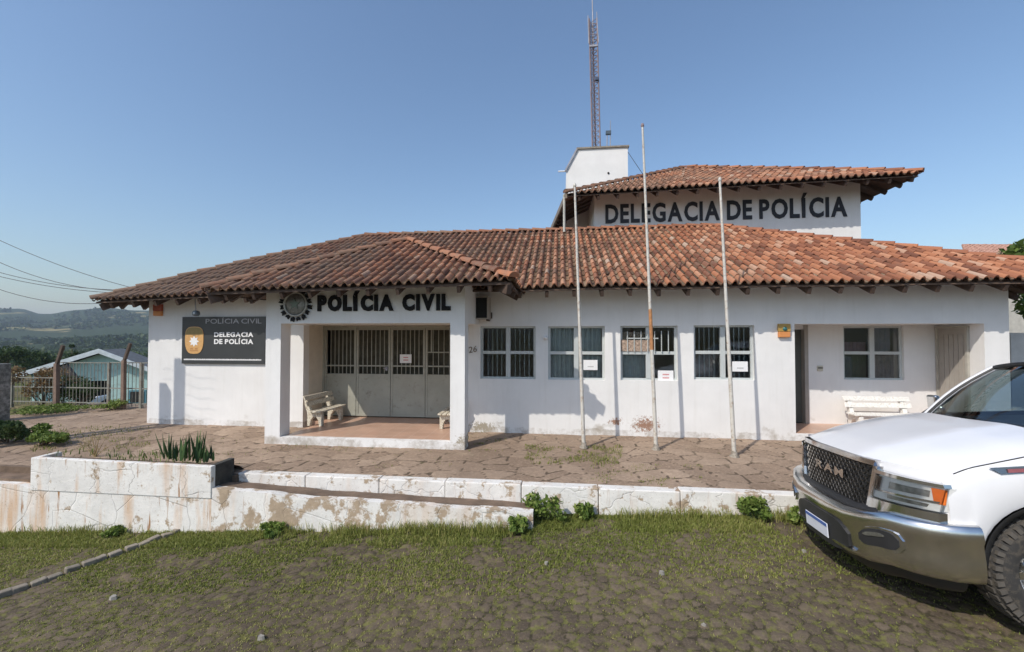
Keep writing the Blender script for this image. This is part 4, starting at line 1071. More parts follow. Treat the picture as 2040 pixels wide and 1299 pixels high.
# notices
def notice(u0, u1, v0, v1, y, lb, ink=True):
    x0, x1 = LX(u0, y), LX(u1, y); z0, z1 = LZ(u0, v1, y), LZ(u0, v0, y)
    t = thing('paper_notice', lb, 'notice', ((x0+x1)/2, y, z0), 'paper notices on doors and windows')
    mb = MB(); mb.box(x0, x1, y - .003, y, z0, z1); mb.build('sheet', M['paper'], t)
    mb = MB(); r = random.Random(u0)
    for k in range(2 if ink else 1):
        zz = z0 + (z1 - z0) * (.28 + .3 * k); 
        mb.box(x0 + (x1 - x0) * .3, x0 + (x1 - x0) * .72, y - .0045, y - .0035, zz, zz + (z1 - z0) * .12)
    mb.build('print', M['ink'] if ink else simple('faint_print', (.5, .5, .5), .8), t)
notice(797, 820, 706, 723, YD - .026, 'white notice with pink print taped to the porch door grille')
notice(1162, 1190, 717, 737, YW + .06, 'plain white notice in the second window from the porch', False)
notice(1310, 1341, 738, 760, YW + .06, 'white notice with pink print low in the third window from the porch')
notice(1458, 1489, 720, 740, YW + .06, 'plain white notice in the window nearest the recess', False)

# ------------------------------------------------------------------ benches
def bench(loc, rz, mat, lb, ln=1.25):
    "concrete bench, origin at the middle of its length on the floor, facing +x, back at -x, length along y"
    t = bpy.data.objects.new('bench', None); C.objects.link(t); t.location = l2w(loc); t.rotation_euler = (0, 0, -PSI + rz)
    tag(t, lb, 'bench', 'white concrete benches'); ORG[t.name] = Vector((0, 0, 0))
    for s in (-1, 1):
        y0 = s * (ln / 2 - .14)
        mb = MB()
        leg = [(-.22, 0), (-.13, 0), (-.10, .16), (-.02, .27), (.08, .27), (.15, .16), (.17, 0), (.26, 0), (.26, .36), (.24, .40), (-.10, .40), (-.17, .62), (-.26, .86), (-.34, .86), (-.30, .60), (-.22, .38)]
        mb.prism([(x, y0 - .045, z) for x, z in leg], (0, .09, 0)); mb.build('bench_end', mat, t, bevel=.01)
    for k in range(3):
        x = -.10 + k * .135; mb = MB(); mb.box(x, x + .115, -ln / 2, ln / 2, .402, .45); mb.build('seat_slat', mat, t, bevel=.012)
    for k in range(2):
        f = k * .17; mb = MB()
        xb, zb = -.165 - f * .40, .58 + f
        mb.hexa([(xb, -ln/2, zb), (xb + .05, -ln/2, zb), (xb + .05, ln/2, zb), (xb, ln/2, zb), (xb - .05, -ln/2, zb + .12), (xb, -ln/2, zb + .12), (xb, ln/2, zb + .12), (xb - .05, ln/2, zb + .12)])
        mb.build('back_slat', mat, t, bevel=.012)
    t.scale = (.68, .88, .70)
    return t
bl = L(628, 848, YW - .22)
bench((bl[0] + .05, YW + .06, FLOOR), R(-4), M['bench'], 'weathered concrete bench at the left side of the porch', 1.05)
br = L(868, 850, YW - .22)
bench((br[0] + .27, YW + .10, FLOOR), R(180), M['bench'], 'weathered concrete bench half hidden behind the right porch pier', 1.05)
bb = L(1755, 760, YR - .45)
bench((bb[0] + .0, YR - .46, RFL), R(-90), M['bench2'], 'white bench below the recess window behind the pickup', 1.35)

# ------------------------------------------------------------------ flagpoles
def pole(uv0, uv1, yb, lb, rust=None):
    a = L(uv0[0], uv0[1], yb); z = plaza_z(a[0], yb); a = L(uv0[0], uv0[1], yb); b = L(uv1[0], uv1[1], yb - .0)
    a = Vector((a[0], yb, z))
    t = thing('flagpole', lb, 'flagpole', tuple(a), 'bare flagpoles in front of the facade')
    D_ = b - a; P = [a + D_ * f for f in (0, .3, .6, 1)]
    mb = MB(); mb.tube(P, [.034, .030, .024, .018], 12); mb.build('shaft', M['steel'], t)
    mb = MB(); mb.lathe(tuple(a), [(.075, 0), (.075, .02), (.045, .035), (.045, .09), (.036, .1)], 14); mb.build('base_collar', M['concrete'], t)
    mb = MB(); q = b; mb.lathe((q[0], q[1], q[2]), [(.022, -.01), (.03, .01), (.02, .05), (0, .06)], 10); mb.build('finial', M['mast'] if rust else M['steel'], t)
    if rust:
        f0 = (uv0[1] - rust[1]) / (uv0[1] - uv1[1]); f1 = (uv0[1] - rust[0]) / (uv0[1] - uv1[1])
        mb = MB(); mb.tube([a + D_ * f0, a + D_ * f1], [.0305, .0295], 12); mb.build('rusty_sleeve', M['rust'], t)
    return t
def ybase(u, v):
    d = w2l(ray(u, v)); return d[1] * (GZ - .02) / d[2]
pole((1163, 893), (1145, 371), ybase(1163, 893), 'short leaning flagpole closest to the porch')
pole((1307, 897), (1280, 252), ybase(1307, 897), 'tallest leaning flagpole with a rusty sleeve at window height', (620, 700))
pole((1463, 911), (1434, 360), ybase(1463, 911), 'leaning flagpole closest to the pickup')

# ------------------------------------------------------------------ aerials on the tower
TX = lambda u, v: L(u, v, TY + 1.0)
lt = thing('lattice_mast', 'tall three sided lattice radio mast on the water tower', 'mast', (LX(1187, TY + 1, 290), TY + 1, tt))
b0, b1 = TX(1188, 292), TX(1181, 40)
b0 = Vector((b0[0], TY + 1, tt + .05)); D_ = b1 - b0; w0 = .135
mb = MB(); off = [Vector((-w0, -.08, 0)), Vector((w0, -.08, 0)), Vector((0, .15, 0))]
for o_ in off: mb.tube([b0 + o_, b0 + D_ + o_], .026, 6)
mb.build('mast_leg', M['mast'], lt)
mb = MB(); nb = 26
for k in range(nb):
    for i in range(3):
        a = b0 + D_ * (k / nb) + off[i]; b = b0 + D_ * ((k + 1) / nb) + off[(i + 1) % 3]; c_ = b0 + D_ * (k / nb) + off[(i + 1) % 3]
        mb.tube([a, b], .010, 4, cap=False); mb.tube([a, c_], .010, 4, cap=False)
mb.build('lacing', M['mast'], lt)
mb = MB(); q = b0 + D_; mb.tube([q - D_.normalized() * .9, q + D_.normalized() * 2.2], .020, 8); mb.build('top_whip', M['galv'], lt)
mb = MB(); q = b0 + D_ * .56; mb.box(q.x + .02, q.x + .13, q.y - .16, q.y - .06, q.z - .05, q.z + .06); mb.build('junction_box', simple('dark_blue_box', (.05, .07, .12), .5), lt)
q = b0 + D_ * .80; mb = MB(); mb.box(q.x - .15, q.x + .15, q.y - .12, q.y - .07, q.z - .03, q.z + .03); mb.build('clamp', M['galv'], lt)
mb = MB(); q0 = b0 + D_ * .82 + Vector((-.17, -.1, 0)); mb.tube([q0, b0 + D_ * 1.02 + Vector((-.17, -.1, 0))], .016, 6); q0 = b0 + D_ * .82 + Vector((.17, -.1, 0)); mb.tube([q0, b0 + D_ * 1.04 + Vector((.13, -.1, 0))], .014, 6); mb.build('side_aerial', M['galv'], lt)
sa = thing('small_aerial', 'short aerial with a dark box beside the lattice mast', 'aerial', (TX(1212, 290)[0], TY + 1, tt))
a = Vector((TX(1212, 290)[0], TY + 1, tt + .05)); b = TX(1216, 240); k_ = TX(1212, 264)
mb = MB(); mb.tube([a + Vector((.06, 0, 0)), b], [.022, .01], 6); mb.tube([a + Vector((-.06, 0, 0)), Vector((k_.x - .04, k_.y, k_.z))], .018, 6); mb.build('aerial_rod', M['galv'], sa)
mb = MB(); mb.box(k_.x - .09, k_.x + .09, k_.y - .05, k_.y + .05, k_.z - .07, k_.z + .05); mb.build('aerial_box', simple('slate_box', (.06, .09, .12), .5), sa)
mb = MB(); mb.tube([L(1251, 303, TY), L(1284, 352, TY - .6)], .008, 5); mb.single('guy_wire', M['dark'], 'thin dark wire sloping from the water tower to the upper roof', 'wire', tuple(L(1251, 303, TY)))

# ------------------------------------------------------------------ overhead wires at the left
def wire(pts, Y, lb):
    P = [WY(u, v, Y) for u, v in pts]; a, b = P[0], P[-1]; mb = MB()
    # smooth curve through the surveyed points
    co = np.polyfit([p.x for p in P], [p.z for p in P], 2); X = np.linspace(P[0].x - 8, P[-1].x + 5, 26)
    mb.tube([(x, Y, float(np.polyval(co, x))) for x in X], .017, 5)
    mb.single('overhead_wire', M['galv'] if False else bpy.data.materials.get('wire_rubber') or simple('wire_rubber', (.07, .07, .08), .6), lb, 'wire', tuple(P[0]), 'overhead wires left of the roof', frame=False)
wire([(0, 479), (110, 525), (243, 568)], 24, 'topmost overhead wire left of the roof')
wire([(0, 523), (90, 556), (200, 577)], 24, 'overhead wire second from the top left of the roof')
wire([(0, 543), (90, 563), (215, 577)], 24, 'overhead wire third from the top left of the roof')
wire([(0, 551), (110, 572), (220, 583)], 24, 'overhead wire fourth from the top left of the roof')
wire([(0, 577), (90, 599), (155, 605)], 24, 'lowest overhead wire left of the roof')
# ------------------------------------------------------------------ land beyond: one sheet from under the street to the far hills
def fbm(x, y, o=5, s0=0):
    v = 0; a = 1; f = 1
    for k in range(o):
        ph = s0 * 7.3 + k * 12.9
        v += a * math.sin(x * f * 1.0 + 1.9 * math.sin(y * f * .7 + ph) + ph) * math.cos(y * f * 1.1 + 1.3 * math.sin(x * f * .9 + ph * 2)); a *= .5; f *= 2.03
    return v
SKYL = [(-420, 700), (-200, 655), (-60, 618), (0, 613), (45, 615), (75, 624), (105, 625), (150, 617), (205, 611), (260, 616), (300, 618), (400, 612), (600, 620), (1100, 605), (2000, 625), (2500, 620)]
def ridge_h(t):          # far skyline height over distance, by bearing
    u = CU + F * t; return float(np.interp(u, [p[0] for p in SKYL], [(HOR - p[1]) / F for p in SKYL]))
def land(x, y):
    xb, yb = x * CP - y * SP, x * SP + y * CP
    r = math.hypot(x, y)
    if yb < 5.2: zn = street_z(xb, yb) - .12
    elif yb < 10.9: zn = -3.1 if yb < 5.9 else (-2.06 if xb < XL - .3 or xb > XR + .2 else -2.2)
    else:
        zn = -2.06 - .16 * min(12, yb - 10.9) - .05 * max(0, min(60, yb - 22.9))
        if xb > -4: zn = zn * max(0, 1 - (xb + 4) / 8) + (-2.1) * min(1, (xb + 4) / 8)
    if r < 70: return zn
    t = x / max(y, 1.0) if y > 1 else (9 if x > 0 else -9)
    t = max(-3, min(3, t))
    far = {70: -6.5, 150: -10, 260: -14, 420: -13, 560: 0}
    d = y if y > 0 else r * .4
    base = float(np.interp(r, [70, 150, 280, 420, 700, 1000, 1350, 1700, 3000], [zn, -11, -17, -17, -6, 20, 46, 60, 40]))
    if y > 50:
        hk = ridge_h(t); dd_ = y
        base = float(np.interp(dd_, [0, 70, 150, 280, 420, 650, 900, 1250, 1700, 3000], [zn, zn, -10, -15, -14, -3, hk * 900 * .42, hk * 1250, hk * 1250 * .9, 30]))
        amp = float(np.interp(dd_, [70, 300, 800, 1250, 1251], [.2, 2.2, 11, 2.2, 2]))
        base += amp * fbm(x * .006, y * .006, 5, 1) * .6
    return base
rs = list(np.concatenate([np.linspace(0, 24, 25)[1:], np.geomspace(27, 70, 14), np.geomspace(75, 2600, 70)]))
ang = list(np.linspace(-math.pi, math.pi, 49)[:-1]); fine = list(np.linspace(-1.15, -.55, 90)); ang = sorted(set(ang + fine + list(np.linspace(-.5, 1.2, 40))))
mb = MB(); V = [(0, 0, land(0, 0))]; na = len(ang)
for r_ in rs:
    for a_ in ang: x, y = r_ * math.sin(a_), r_ * math.cos(a_); V.append((x, y, land(x, y)))
Fs = [(0, 1 + (i + 1) % na, 1 + i) for i in range(na)]
for k in range(len(rs) - 1):
    for i in range(na):
        j = (i + 1) % na; Fs.append((1 + k*na + i, 1 + k*na + j, 1 + (k+1)*na + j, 1 + (k+1)*na + i))
mb.add(V, Fs, True)
def land_mat():
    m, nt, bs = base_mat('hill_land'); co = coord(nt)
    sx = N(nt, 'ShaderNodeSeparateXYZ'); nt.links.new(co, sx.inputs[0])
    big = noise(nt, co, .0045, 7, .6, .6); mid = noise(nt, co, .03, 8, .7); fine_ = noise(nt, co, .35, 6, .7)
    forest = mix(nt, mid, (.022, .038, .018), (.05, .07, .028))
    field = mix(nt, noise(nt, co, .012, 5), (.16, .19, .06), (.36, .25, .15))
    c = mix(nt, ramp(nt, big, [(.54, 0), (.57, 1)]), forest, field)
    # hedges and copses breaking up the fields
    c = mix(nt, ramp(nt, mid, [(.52, 0), (.57, 1)]), c, forest)
    # the slope near the houses: rough grass and bare earth
    near = ramp(nt, mth(nt, 'DIVIDE', sx.outputs[1], 90.0), [(.6, 1), (1.0, 0)])
    g = mix(nt, ramp(nt, fine_, [(.4, 0), (.6, 1)]), (.10, .12, .04), (.20, .15, .09))
    c = mix(nt, near, c, g)
    nt.links.new(c, bs.inputs['Base Color']); bs.inputs['Roughness'].default_value = 1; bs.inputs['Specular IOR Level'].default_value = .05
    bump(nt, bs, noise(nt, co, .05, 8, .75), 1.0, 3.0)
    return m
struct(mb, 'hills', land_mat(), frame=False, fix=False)
def land_z(x, y): return land(x, y)

# ------------------------------------------------------------------ foliage helpers
def leaf_cloud(n, fpos, size, seed, asp=.6, upb=.3):
    "n leaf quads; fpos(rng, n) -> centres (n,3); returns (n,4,3)"
    g = np.random.default_rng(seed); P = fpos(g, n); n = len(P)
    d = g.normal(size=(n, 3)); d[:, 2] += upb; d /= np.linalg.norm(d, axis=1)[:, None]
    e = g.normal(size=(n, 3)); e -= (e * d).sum(1)[:, None] * d; e /= np.linalg.norm(e, axis=1)[:, None]
    f = np.cross(d, e); s = size * g.uniform(.6, 1.4, n)[:, None]
    e = e * s; f = f * s * asp
    V = np.stack([P - e, P - f, P + e, P + f], 1)
    return V, P, g
def clumps(cs, rs_, jit=.25):
    "fill several lobes: centres cs, radii rs_ (each 3-vector)"
    cs = np.array(cs, float); rs_ = np.array(rs_, float)
    def f(g, n):
        k = g.integers(0, len(cs), n); u = g.normal(size=(n, 3)); u /= np.linalg.norm(u, axis=1)[:, None]
        rad = g.uniform(0, 1, n) ** .38; return cs[k] + u * rs_[k] * rad[:, None]
    return f
M['leaf_dark'] = leaf_mat('dark_foliage', (.020, .040, .012), (.050, .085, .022), (.10, .14, .045))
M['leaf_mid'] = leaf_mat('mid_foliage', (.06, .10, .02), (.14, .21, .04), (.28, .33, .09))
M['leaf_dry'] = leaf_mat('dry_foliage', (.12, .08, .04), (.22, .13, .06), (.28, .24, .10))
M['leaf_grass'] = leaf_mat('grass_blades', (.11, .14, .03), (.23, .26, .06), (.42, .37, .15), .3)
M['bark'] = simple('bark', (.12, .085, .055), .9, var=.3, bmp=.5)
def tree(loc, h, cr, lobes, n, size, lb, mat='leaf_dark', seed=1, group=None, name='tree', cat='tree', zc=.62):
    "loc world base, h height, cr crown radius"
    r = random.Random(seed); t = thing(name, lb, cat, loc, group, frame=False); b = Vector(loc)
    cs = []; rr = []
    mb = MB(); top = b + Vector((r.uniform(-.1, .1) * h, 0, h * .62))
    mb.tube([b + Vector((0, 0, -.3)), b + Vector((0, 0, h * .3)), top], [h * .035, h * .026, h * .012], 8)
    for k in range(lobes):
        a = 2 * math.pi * k / lobes + r.uniform(-.4, .4); q = r.uniform(.3, .85) * cr
        c = b + Vector((math.cos(a) * q, math.sin(a) * q, h * (zc + r.uniform(-.22, .26)))); cs.append(c); s = cr * r.uniform(.32, .55); rr.append((s, s, s * .8))
        mb.tube([b + Vector((0, 0, h * r.uniform(.25, .5))), (b + c) / 2 + Vector((0, 0, h * .2)), c], [h * .014, h * .010, h * .004], 5)
    mb.build('trunk', M['bark'], t, org=b)
    V, P, g = leaf_cloud(n, clumps(cs, rr), size, seed)
    tint = np.clip(g.beta(2, 2.6, len(V)) + .12 * np.sin(P[:, 0] * 3 / cr + P[:, 2] * 4 / cr), 0, 1)
    quads_np('crown', V - np.array(b), tint, M[mat], parent=t)
    return t

# ------------------------------------------------------------------ neighbour's pale blue house down the slope, turned towards the street
HA = R(20); HC, HS = math.cos(HA), math.sin(HA); HY = 23.5
def h2w(p): return Vector((p[0] * HC - p[1] * HS, p[0] * HS + p[1] * HC, p[2]))
def HL(u, v, d=HY):
    q = ray(u, v); q = Vector((q.x * HC + q.y * HS, -q.x * HS + q.y * HC, q.z)); return q * (d / q.y)
hp, hl, hr_ = HL(197, 697), HL(28, 748), HL(345, 752)
gz = HL(150, 824).z - .5
def hthing(name, lb, cat, loc):
    t = thing(name, lb, cat, loc, frame=False); t.location = h2w(loc); t.rotation_euler = (0, 0, HA); return t
hb = hthing('neighbour_house', 'pale turquoise gabled house down the slope behind the fence', 'house', (hp.x, HY + 3, gz))
M['turq'] = simple('turquoise_paint', (.46, .66, .62), .8, var=.08, scale=2, dirt=(.30, .36, .32), dirt_amt=.3)
M['turqd'] = simple('teal_blue_paint', (.12, .27, .32), .8, var=.1)
sl = (hp.z - hl.z) / (hp.x - hl.x); sr = (hp.z - hr_.z) / (hr_.x - hp.x)
yw = HY + .35
X_ = lambda u, d=None: HL(u, 760, d or yw).x
WX0, WX1 = X_(62), X_(340)
roofz = lambda x, o=0: hp.z - o - (hp.x - x) * sl if x < hp.x else hp.z - o - (x - hp.x) * sr
mb = MB()
cx0, cx1, ctop = X_(150), X_(216), HL(180, 759, yw).z
mb.prism([(WX0, yw, gz), (cx0, yw, gz), (cx0, yw, ctop), (cx1, yw, ctop), (cx1, yw, gz), (WX1, yw, gz), (WX1, yw, roofz(WX1, .2)), (hp.x, yw, roofz(hp.x, .15)), (WX0, yw, roofz(WX0, .2))], (0, 1.7, 0))
mb.build('wall', M['turq'], hb)
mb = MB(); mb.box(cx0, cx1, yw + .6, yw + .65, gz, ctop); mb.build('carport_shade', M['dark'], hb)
for x_e, nm in ((hl.x, 0), (hr_.x, 1)):
    mb = MB(); a = Vector((hp.x, HY, hp.z)); b = Vector((x_e, HY, roofz(x_e)))
    mb.prism([a, b, b + Vector((0, 0, -.07)), a + Vector((0, 0, -.07))], (0, 2.1, 0)); mb.build('roof_slope', bpy.data.materials.get('grey_sheet_roof') or simple('grey_sheet_roof', (.15, .16, .17), .95, var=.2, spec=.1), hb)
    mb = MB(); mb.prism([a + Vector((0, -.04, .05)), b + Vector((0, -.04, .05)), b + Vector((0, -.04, -.15)), a + Vector((0, -.04, -.15))], (0, .035, 0)); mb.build('bargeboard', bpy.data.materials.get('pale_bargeboard') or simple('pale_bargeboard', (.62, .68, .70), .6), hb)
wx0, wx1 = X_(257), X_(293)
mb = MB(); mb.box(wx0, wx1, yw - .06, yw - .01, HL(270, 803, yw).z, HL(270, 777, yw).z); wn = mb.build('window', M['turqd'], hb)
mb = MB(); mb.box(wx0 + .08, wx1 - .08, yw - .075, yw - .065, HL(270, 801, yw).z, HL(270, 780, yw).z); mb.build('pane', M['dark'], wn)
mb = MB(); mb.box(X_(62, HY), X_(68, HY), HY + .1, HY + .25, gz - .3, roofz(X_(66, HY), .08)); mb.build('veranda_post', M['turq'], hb)
mb = MB(); mb.box(X_(62, HY + .9), X_(112, HY + .9), HY + .9, HY + 1.0, HL(80, 757, HY + .9).z, HL(80, 744, HY + .9).z); mb.build('veranda_panel', M['turqd'], hb)
a, b = HL(126, 730, HY - 2), HL(186, 806, HY - 2); mb = MB(); mb.bar(a, b, .15, .30); mb.build('stair_rail', simple('dark_timber', (.06, .05, .045), .8), hb)
a, b = HL(145, 817, HY - 3), HL(176, 795, HY - 3); aw = hthing('white_awning', 'small white sheet roof low in front of the turquoise house', 'canopy', (a.x, a.y, gz))
mb = MB(); mb.hexa([(a.x, a.y, a.z - .02), (b.x, a.y, a.z - .02), (b.x, a.y + 1.5, a.z + .3), (a.x, a.y + 1.5, a.z + .2), (a.x, a.y, a.z + .06), (b.x, a.y, a.z + .3), (b.x, a.y + 1.5, b.z), (a.x, a.y + 1.5, a.z + .3)])
mb.build('awning_sheet', M['white'], aw)
mb = MB()
for x_ in (a.x + .05, b.x - .05):
    for y_ in (a.y + .05, a.y + 1.4): mb.box(x_ - .03, x_ + .03, y_ - .03, y_ + .03, gz - 1, a.z)
mb.build('awning_legs', M['concrete'], aw)

# ------------------------------------------------------------------ fence at the left edge of the forecourt
FY = 10.1
def fpt(u, v): return L(u, v, FY)
zb = plaza_z(0, 9)
fx0, fx1 = LX(30, FY), LX(297, FY)
ft = [LZ(60, 758, FY), LZ(270, 752, FY)]
fe = thing('picket_fence', 'thin pale metal bar fence closing the left side of the forecourt', 'fence', ((fx0 + fx1) / 2, FY, zb))
M['fence'] = simple('pale_fence_steel', (.22, .22, .19), .6, var=.2, scale=4, dirt=(.18, .12, .08), dirt_amt=.4)
F0, F1 = fpt(30, 762)[2], fpt(297, 722)[2]
ftop = lambda x: float(np.interp(x, [fx0, LX(120, FY), LX(125, FY), fx1], [fpt(60, 752)[2], fpt(120, 752)[2], fpt(125, 722)[2], fpt(290, 722)[2]]))
def fence_span(a, b, nm='fence_panel'):
    mb = MB(); n = max(2, int((b - a) / .105))
    for k in range(n + 1):
        x = a + (b - a) * k / n; mb.box(x - .005, x + .005, FY - .006, FY + .006, zb + .04, ftop(min(max(x, a + .01), b - .01)))
    for z in (zb + .12, fpt(200, 773)[2]): mb.box(a, b, FY - .018, FY + .010, z - .014, z + .014)
    z = ftop((a + b) / 2); mb.box(a, b, FY - .018, FY + .010, z - .02, z + .004)
    mb.build(nm, M['fence'], fe)
xs_f = [fx0, LX(116, FY), LX(219, FY), fx1]
for i in range(3): fence_span(xs_f[i] + (.07 if i == 1 else .02), xs_f[i+1] - .02)
for u in (27, 219, 283):
    x = LX(u, FY); mb = MB(); mb.box(x - .03, x + .03, FY - .03, FY + .03, zb - .05, fpt(u, 722 if u > 100 else 745)[2]); mb.build('fence_post', M['fence'], fe)
def cpost(u, vb, vt, utip, vtip, Y, lb, thick=.13):
    a = L(u, vb, Y); a = Vector((a.x, Y, zb - .1)); b = L(u + 1, vt, Y); c_ = L(utip, vtip, Y)
    b = Vector((b[0], Y, b[2])); c_ = Vector((c_[0], Y, c_[2]))
    t = thing('concrete_post', lb, 'fence post', tuple(a), 'old concrete posts along the fence')
    mb = MB(); mb.bar(a, b, thick, thick, up=(0, 1, 0)); mb.build('shaft', M['concpost'], t, bevel=.01)
    mb = MB(); mb.bar(b + Vector((-.01, 0, -.06)), c_, thick * .75, thick * .75, up=(0, 1, 0)); mb.build('bent_top', simple('dark_post_top', (.09, .065, .05), .9) if 'dark_post_top' not in bpy.data.materials else bpy.data.materials['dark_post_top'], t, bevel=.01)
    return t, b, c_
_, p1b, p1c = cpost(112, 832, 724, 126, 688, FY - .12, 'brown concrete post with a bent top near the left end of the fence', .095)
_, p2b, p2c = cpost(246, 816, 718, 260, 684, FY - .12, 'brown concrete post with a bent top nearer the white wall', .085)
# rough concrete pillar at the picture's left edge
px0, px1 = LX(-45, 8.0), LX(25, 8.45)
mb = MB(); ztp = LZ(10, 727, 8.0); mb.box(px0, px1, 8.0, 8.45, zb - .3, ztp); mb.single('concrete_pillar', simple('lichen_grey_concrete', (.32, .31, .29), .95, var=.3, scale=5, bmp=.6, dirt=(.10, .10, .09), dirt_amt=.9), 'rough grey concrete pillar at the left edge of the forecourt', 'pillar', ((px0 + px1) / 2, 8.0, zb), bevel=.02)
# gate posts to the left of the frame that throw the two upright shadows on the wall
dl = Vector((math.tan(R(SUN_AZ) - PSI) , 1.0))
def shadow_post(u, vtop, back, wd, lb, arm=False):
    xs0 = LX(u, YW, 800); zt = LZ(u, vtop, YW)
    yb = YW - back; x = xs0 - back * dl.x
    k = math.tan(R(SUN_EL)) / math.cos(R(SUN_AZ) - PSI) * back
    t = thing('concrete_post', lb, 'fence post', (x, yb, zb), 'old concrete posts along the fence')
    mb = MB(); mb.box(x - wd / 2, x + wd / 2, yb - wd / 2, yb + wd / 2, zb - .1, zt + k); mb.build('shaft', M['concpost'], t, bevel=.01)
    if arm:
        mb = MB(); r = random.Random(4)
        for s in range(5):
            z = zt + k - .15 - .22 * s; P = [(x - .4 + q * .16, yb + .02 * math.sin(q), z - .03 * q + .02 * math.sin(q * 2)) for q in range(9)]; mb.tube(P, .0035, 4, cap=False)
        mb.build('wire_strands', M['dark'], t)
    return t
# ------------------------------------------------------------------ plants by the fence, shrubs, far trees
def shrub(u, v, Y, h, rx, n, size, lb, mat='leaf_mid', seed=3, frame=True, tintb=0, name='shrub', grp=None):
    a = L(u, v, Y); b = Vector((a.x, Y, zb if Y < 10.9 else a.z)); wb = l2w(b)
    r = random.Random(seed); t = thing(name, lb, 'shrub', tuple(wb), grp, frame=False)
    cs, rr = [], []; mb = MB()
    for k in range(7):
        c = wb + Vector((r.uniform(-rx, rx) * .7, r.uniform(-.4, .4) * rx, h * r.uniform(.25, .8))); cs.append(c); s = rx * r.uniform(.25, .5); rr.append((s, s, h * .22))
        mb.tube([wb + Vector((r.uniform(-.1, .1), 0, -.05)), c], [.02, .006], 5)
    mb.build('stems', M['bark'], t, org=wb)
    V, P, g = leaf_cloud(n, clumps(cs, rr), size, seed, .45)
    quads_np('leaves', V - np.array(wb), np.clip(g.beta(2, 2, len(V)) + tintb, 0, 1), M[mat], parent=t)
shrub(82, 836, 10.5, 1.15, .75, 2600, .035, 'rusty brown dried shrub behind the left part of the fence', 'leaf_dry', 5)
shrub(128, 836, 10.9, 1.35, .85, 3200, .035, 'olive green shrub behind the fence beside the bent post', 'leaf_dark', 6, tintb=.2)
shrub(170, 828, 10.7, .6, .6, 1200, .035, 'low dark shrub behind the middle of the fence', 'leaf_dark', 7)
shrub(232, 838, 9.9, .28, .55, 900, .03, 'low yellowish weeds at the foot of the fence near the white wall', 'leaf_mid', 8, tintb=.2)
shrub(120, 852, 9.3, .22, .9, 1500, .03, 'low weeds along the foot of the fence at the left', 'leaf_mid', 9, tintb=.1)
shrub(80, 900, 6.6, .32, .48, 1900, .032, 'leafy green bush left of the planter', 'leaf_mid', 10)
shrub(10, 905, 6.7, .42, .62, 2400, .034, 'dark green bush at the left picture edge above the wall', 'leaf_dark', 12, tintb=.3)
# far trees: one wood
g = np.random.default_rng(77); allV = []; allT = []
def crown_pts(c, cr, n, size, seed):
    r = random.Random(seed); cs = [Vector(c) + Vector((r.uniform(-.6, .6) * cr, r.uniform(-.6, .6) * cr, r.uniform(-.3, .5) * cr)) for _ in range(5)]
    V, P, gg = leaf_cloud(n, clumps(cs, [(cr * .55,) * 3] * 5), size, seed); allV.append(V); allT.append(np.clip(gg.beta(2, 2.5, len(V)) * .8 + r.uniform(-.1, .25), 0, 1))
for k in range(430):
    d = float(g.uniform(75, 420)) ; t = float(g.uniform(-1.42, -.62)); x = t * d; y = d
    v_ = fbm(x * .02, y * .02, 3, 2)
    if v_ < -.25 and k % 3: continue
    cr = float(g.uniform(1.6, 3.0)) * (1 + d / 420); z = land_z(x, y)
    crown_pts((x, y, z + cr * .5), cr, 90, cr * .16, 1000 + k)
for k in range(2600):
    d = 380 * (1150 / 380) ** float(g.uniform(0, 1)); t = float(g.uniform(-1.45, -.6)); x = t * d; y = d
    if fbm(x * .011, y * .011, 4, 5) < .05: continue
    cr = float(g.uniform(3.5, 6.5)) * (d / 600) ** .5; crown_pts((x, y, land_z(x, y) + cr * .25), cr, 26, cr * .38, 5000 + k)
woods = quads_np('woods', np.concatenate(allV), np.concatenate(allT), M['leaf_dark'])
tag(woods, kind='stuff')
tree(tuple(WY(144, 742, 34)), 2.4, .35, 6, 700, .07, 'slim dark tree rising behind the turquoise house roof', seed=21)
tree(tuple(WY(90, 748, 48)), 2.8, 2.2, 7, 1500, .15, 'broad dark tree behind the turquoise house left slope', seed=23)
tree(tuple(WY(12, 745, 44)), 2.5, 2.2, 7, 1500, .14, 'broad green tree at the left picture edge', seed=24)
# right edge: neighbour's tiled roof, white wall and tree
nh = thing('neighbour_house', 'neighbouring house with a pinkish tiled roof behind the right eaves', 'house', tuple(WY(2120, 760, 17)), frame=False)
q0, q1 = WY(1955, 507, 17), WY(2080, 476, 17)
mb = MB(); A_ = Vector((q0.x - .6, 17.0, q0.z - .25)); Bp = Vector((q1.x + 7, 17.0, q0.z - .25))
tile_face(mb, A_, Bp, 3.2, 1.3, 3.2, 3.2, None, pitch=.2, seed=61)
mb.build('roof', simple('pinkish_tiles', (.42, .24, .18), .9, var=.35, scale=14), nh, org=ORG[nh.name], fix=False)
mb = MB(); mb.box(A_.x + 1.6, Bp.x - .7, 17.8, 25, -2.5, A_.z + .1); mb.build('wall', simple('pale_house_paint', (.5, .48, .43), .85), nh)
mb = MB(); mb.box(LX(2013, 9.6), LX(2013, 9.6) + 8, 9.6, 9.75, -2.2, LZ(2030, 663, 9.6)); mb.single('side_wall', simple('grey_white_side_wall', (.55, .56, .55), .85, var=.1), 'grey white boundary wall right of the building', 'wall', (LX(2013, 9.6), 9.6, -2.2))
w0 = L(2040, 668, 12.5); 
tree(tuple(l2w((w0[0] + 1.12, 12.5, -2.1))), 4.6, 1.6, 9, 5200, .085, 'leafy green tree behind the right end of the building', 'leaf_mid', 31, zc=.66)
q_ = WY(2150, 668, 24); tree((q_.x, q_.y, -2.1), 5.9, 2.2, 10, 5000, .12, 'tall green tree over the neighbouring roof at the right edge', 'leaf_mid', 32, zc=.72)

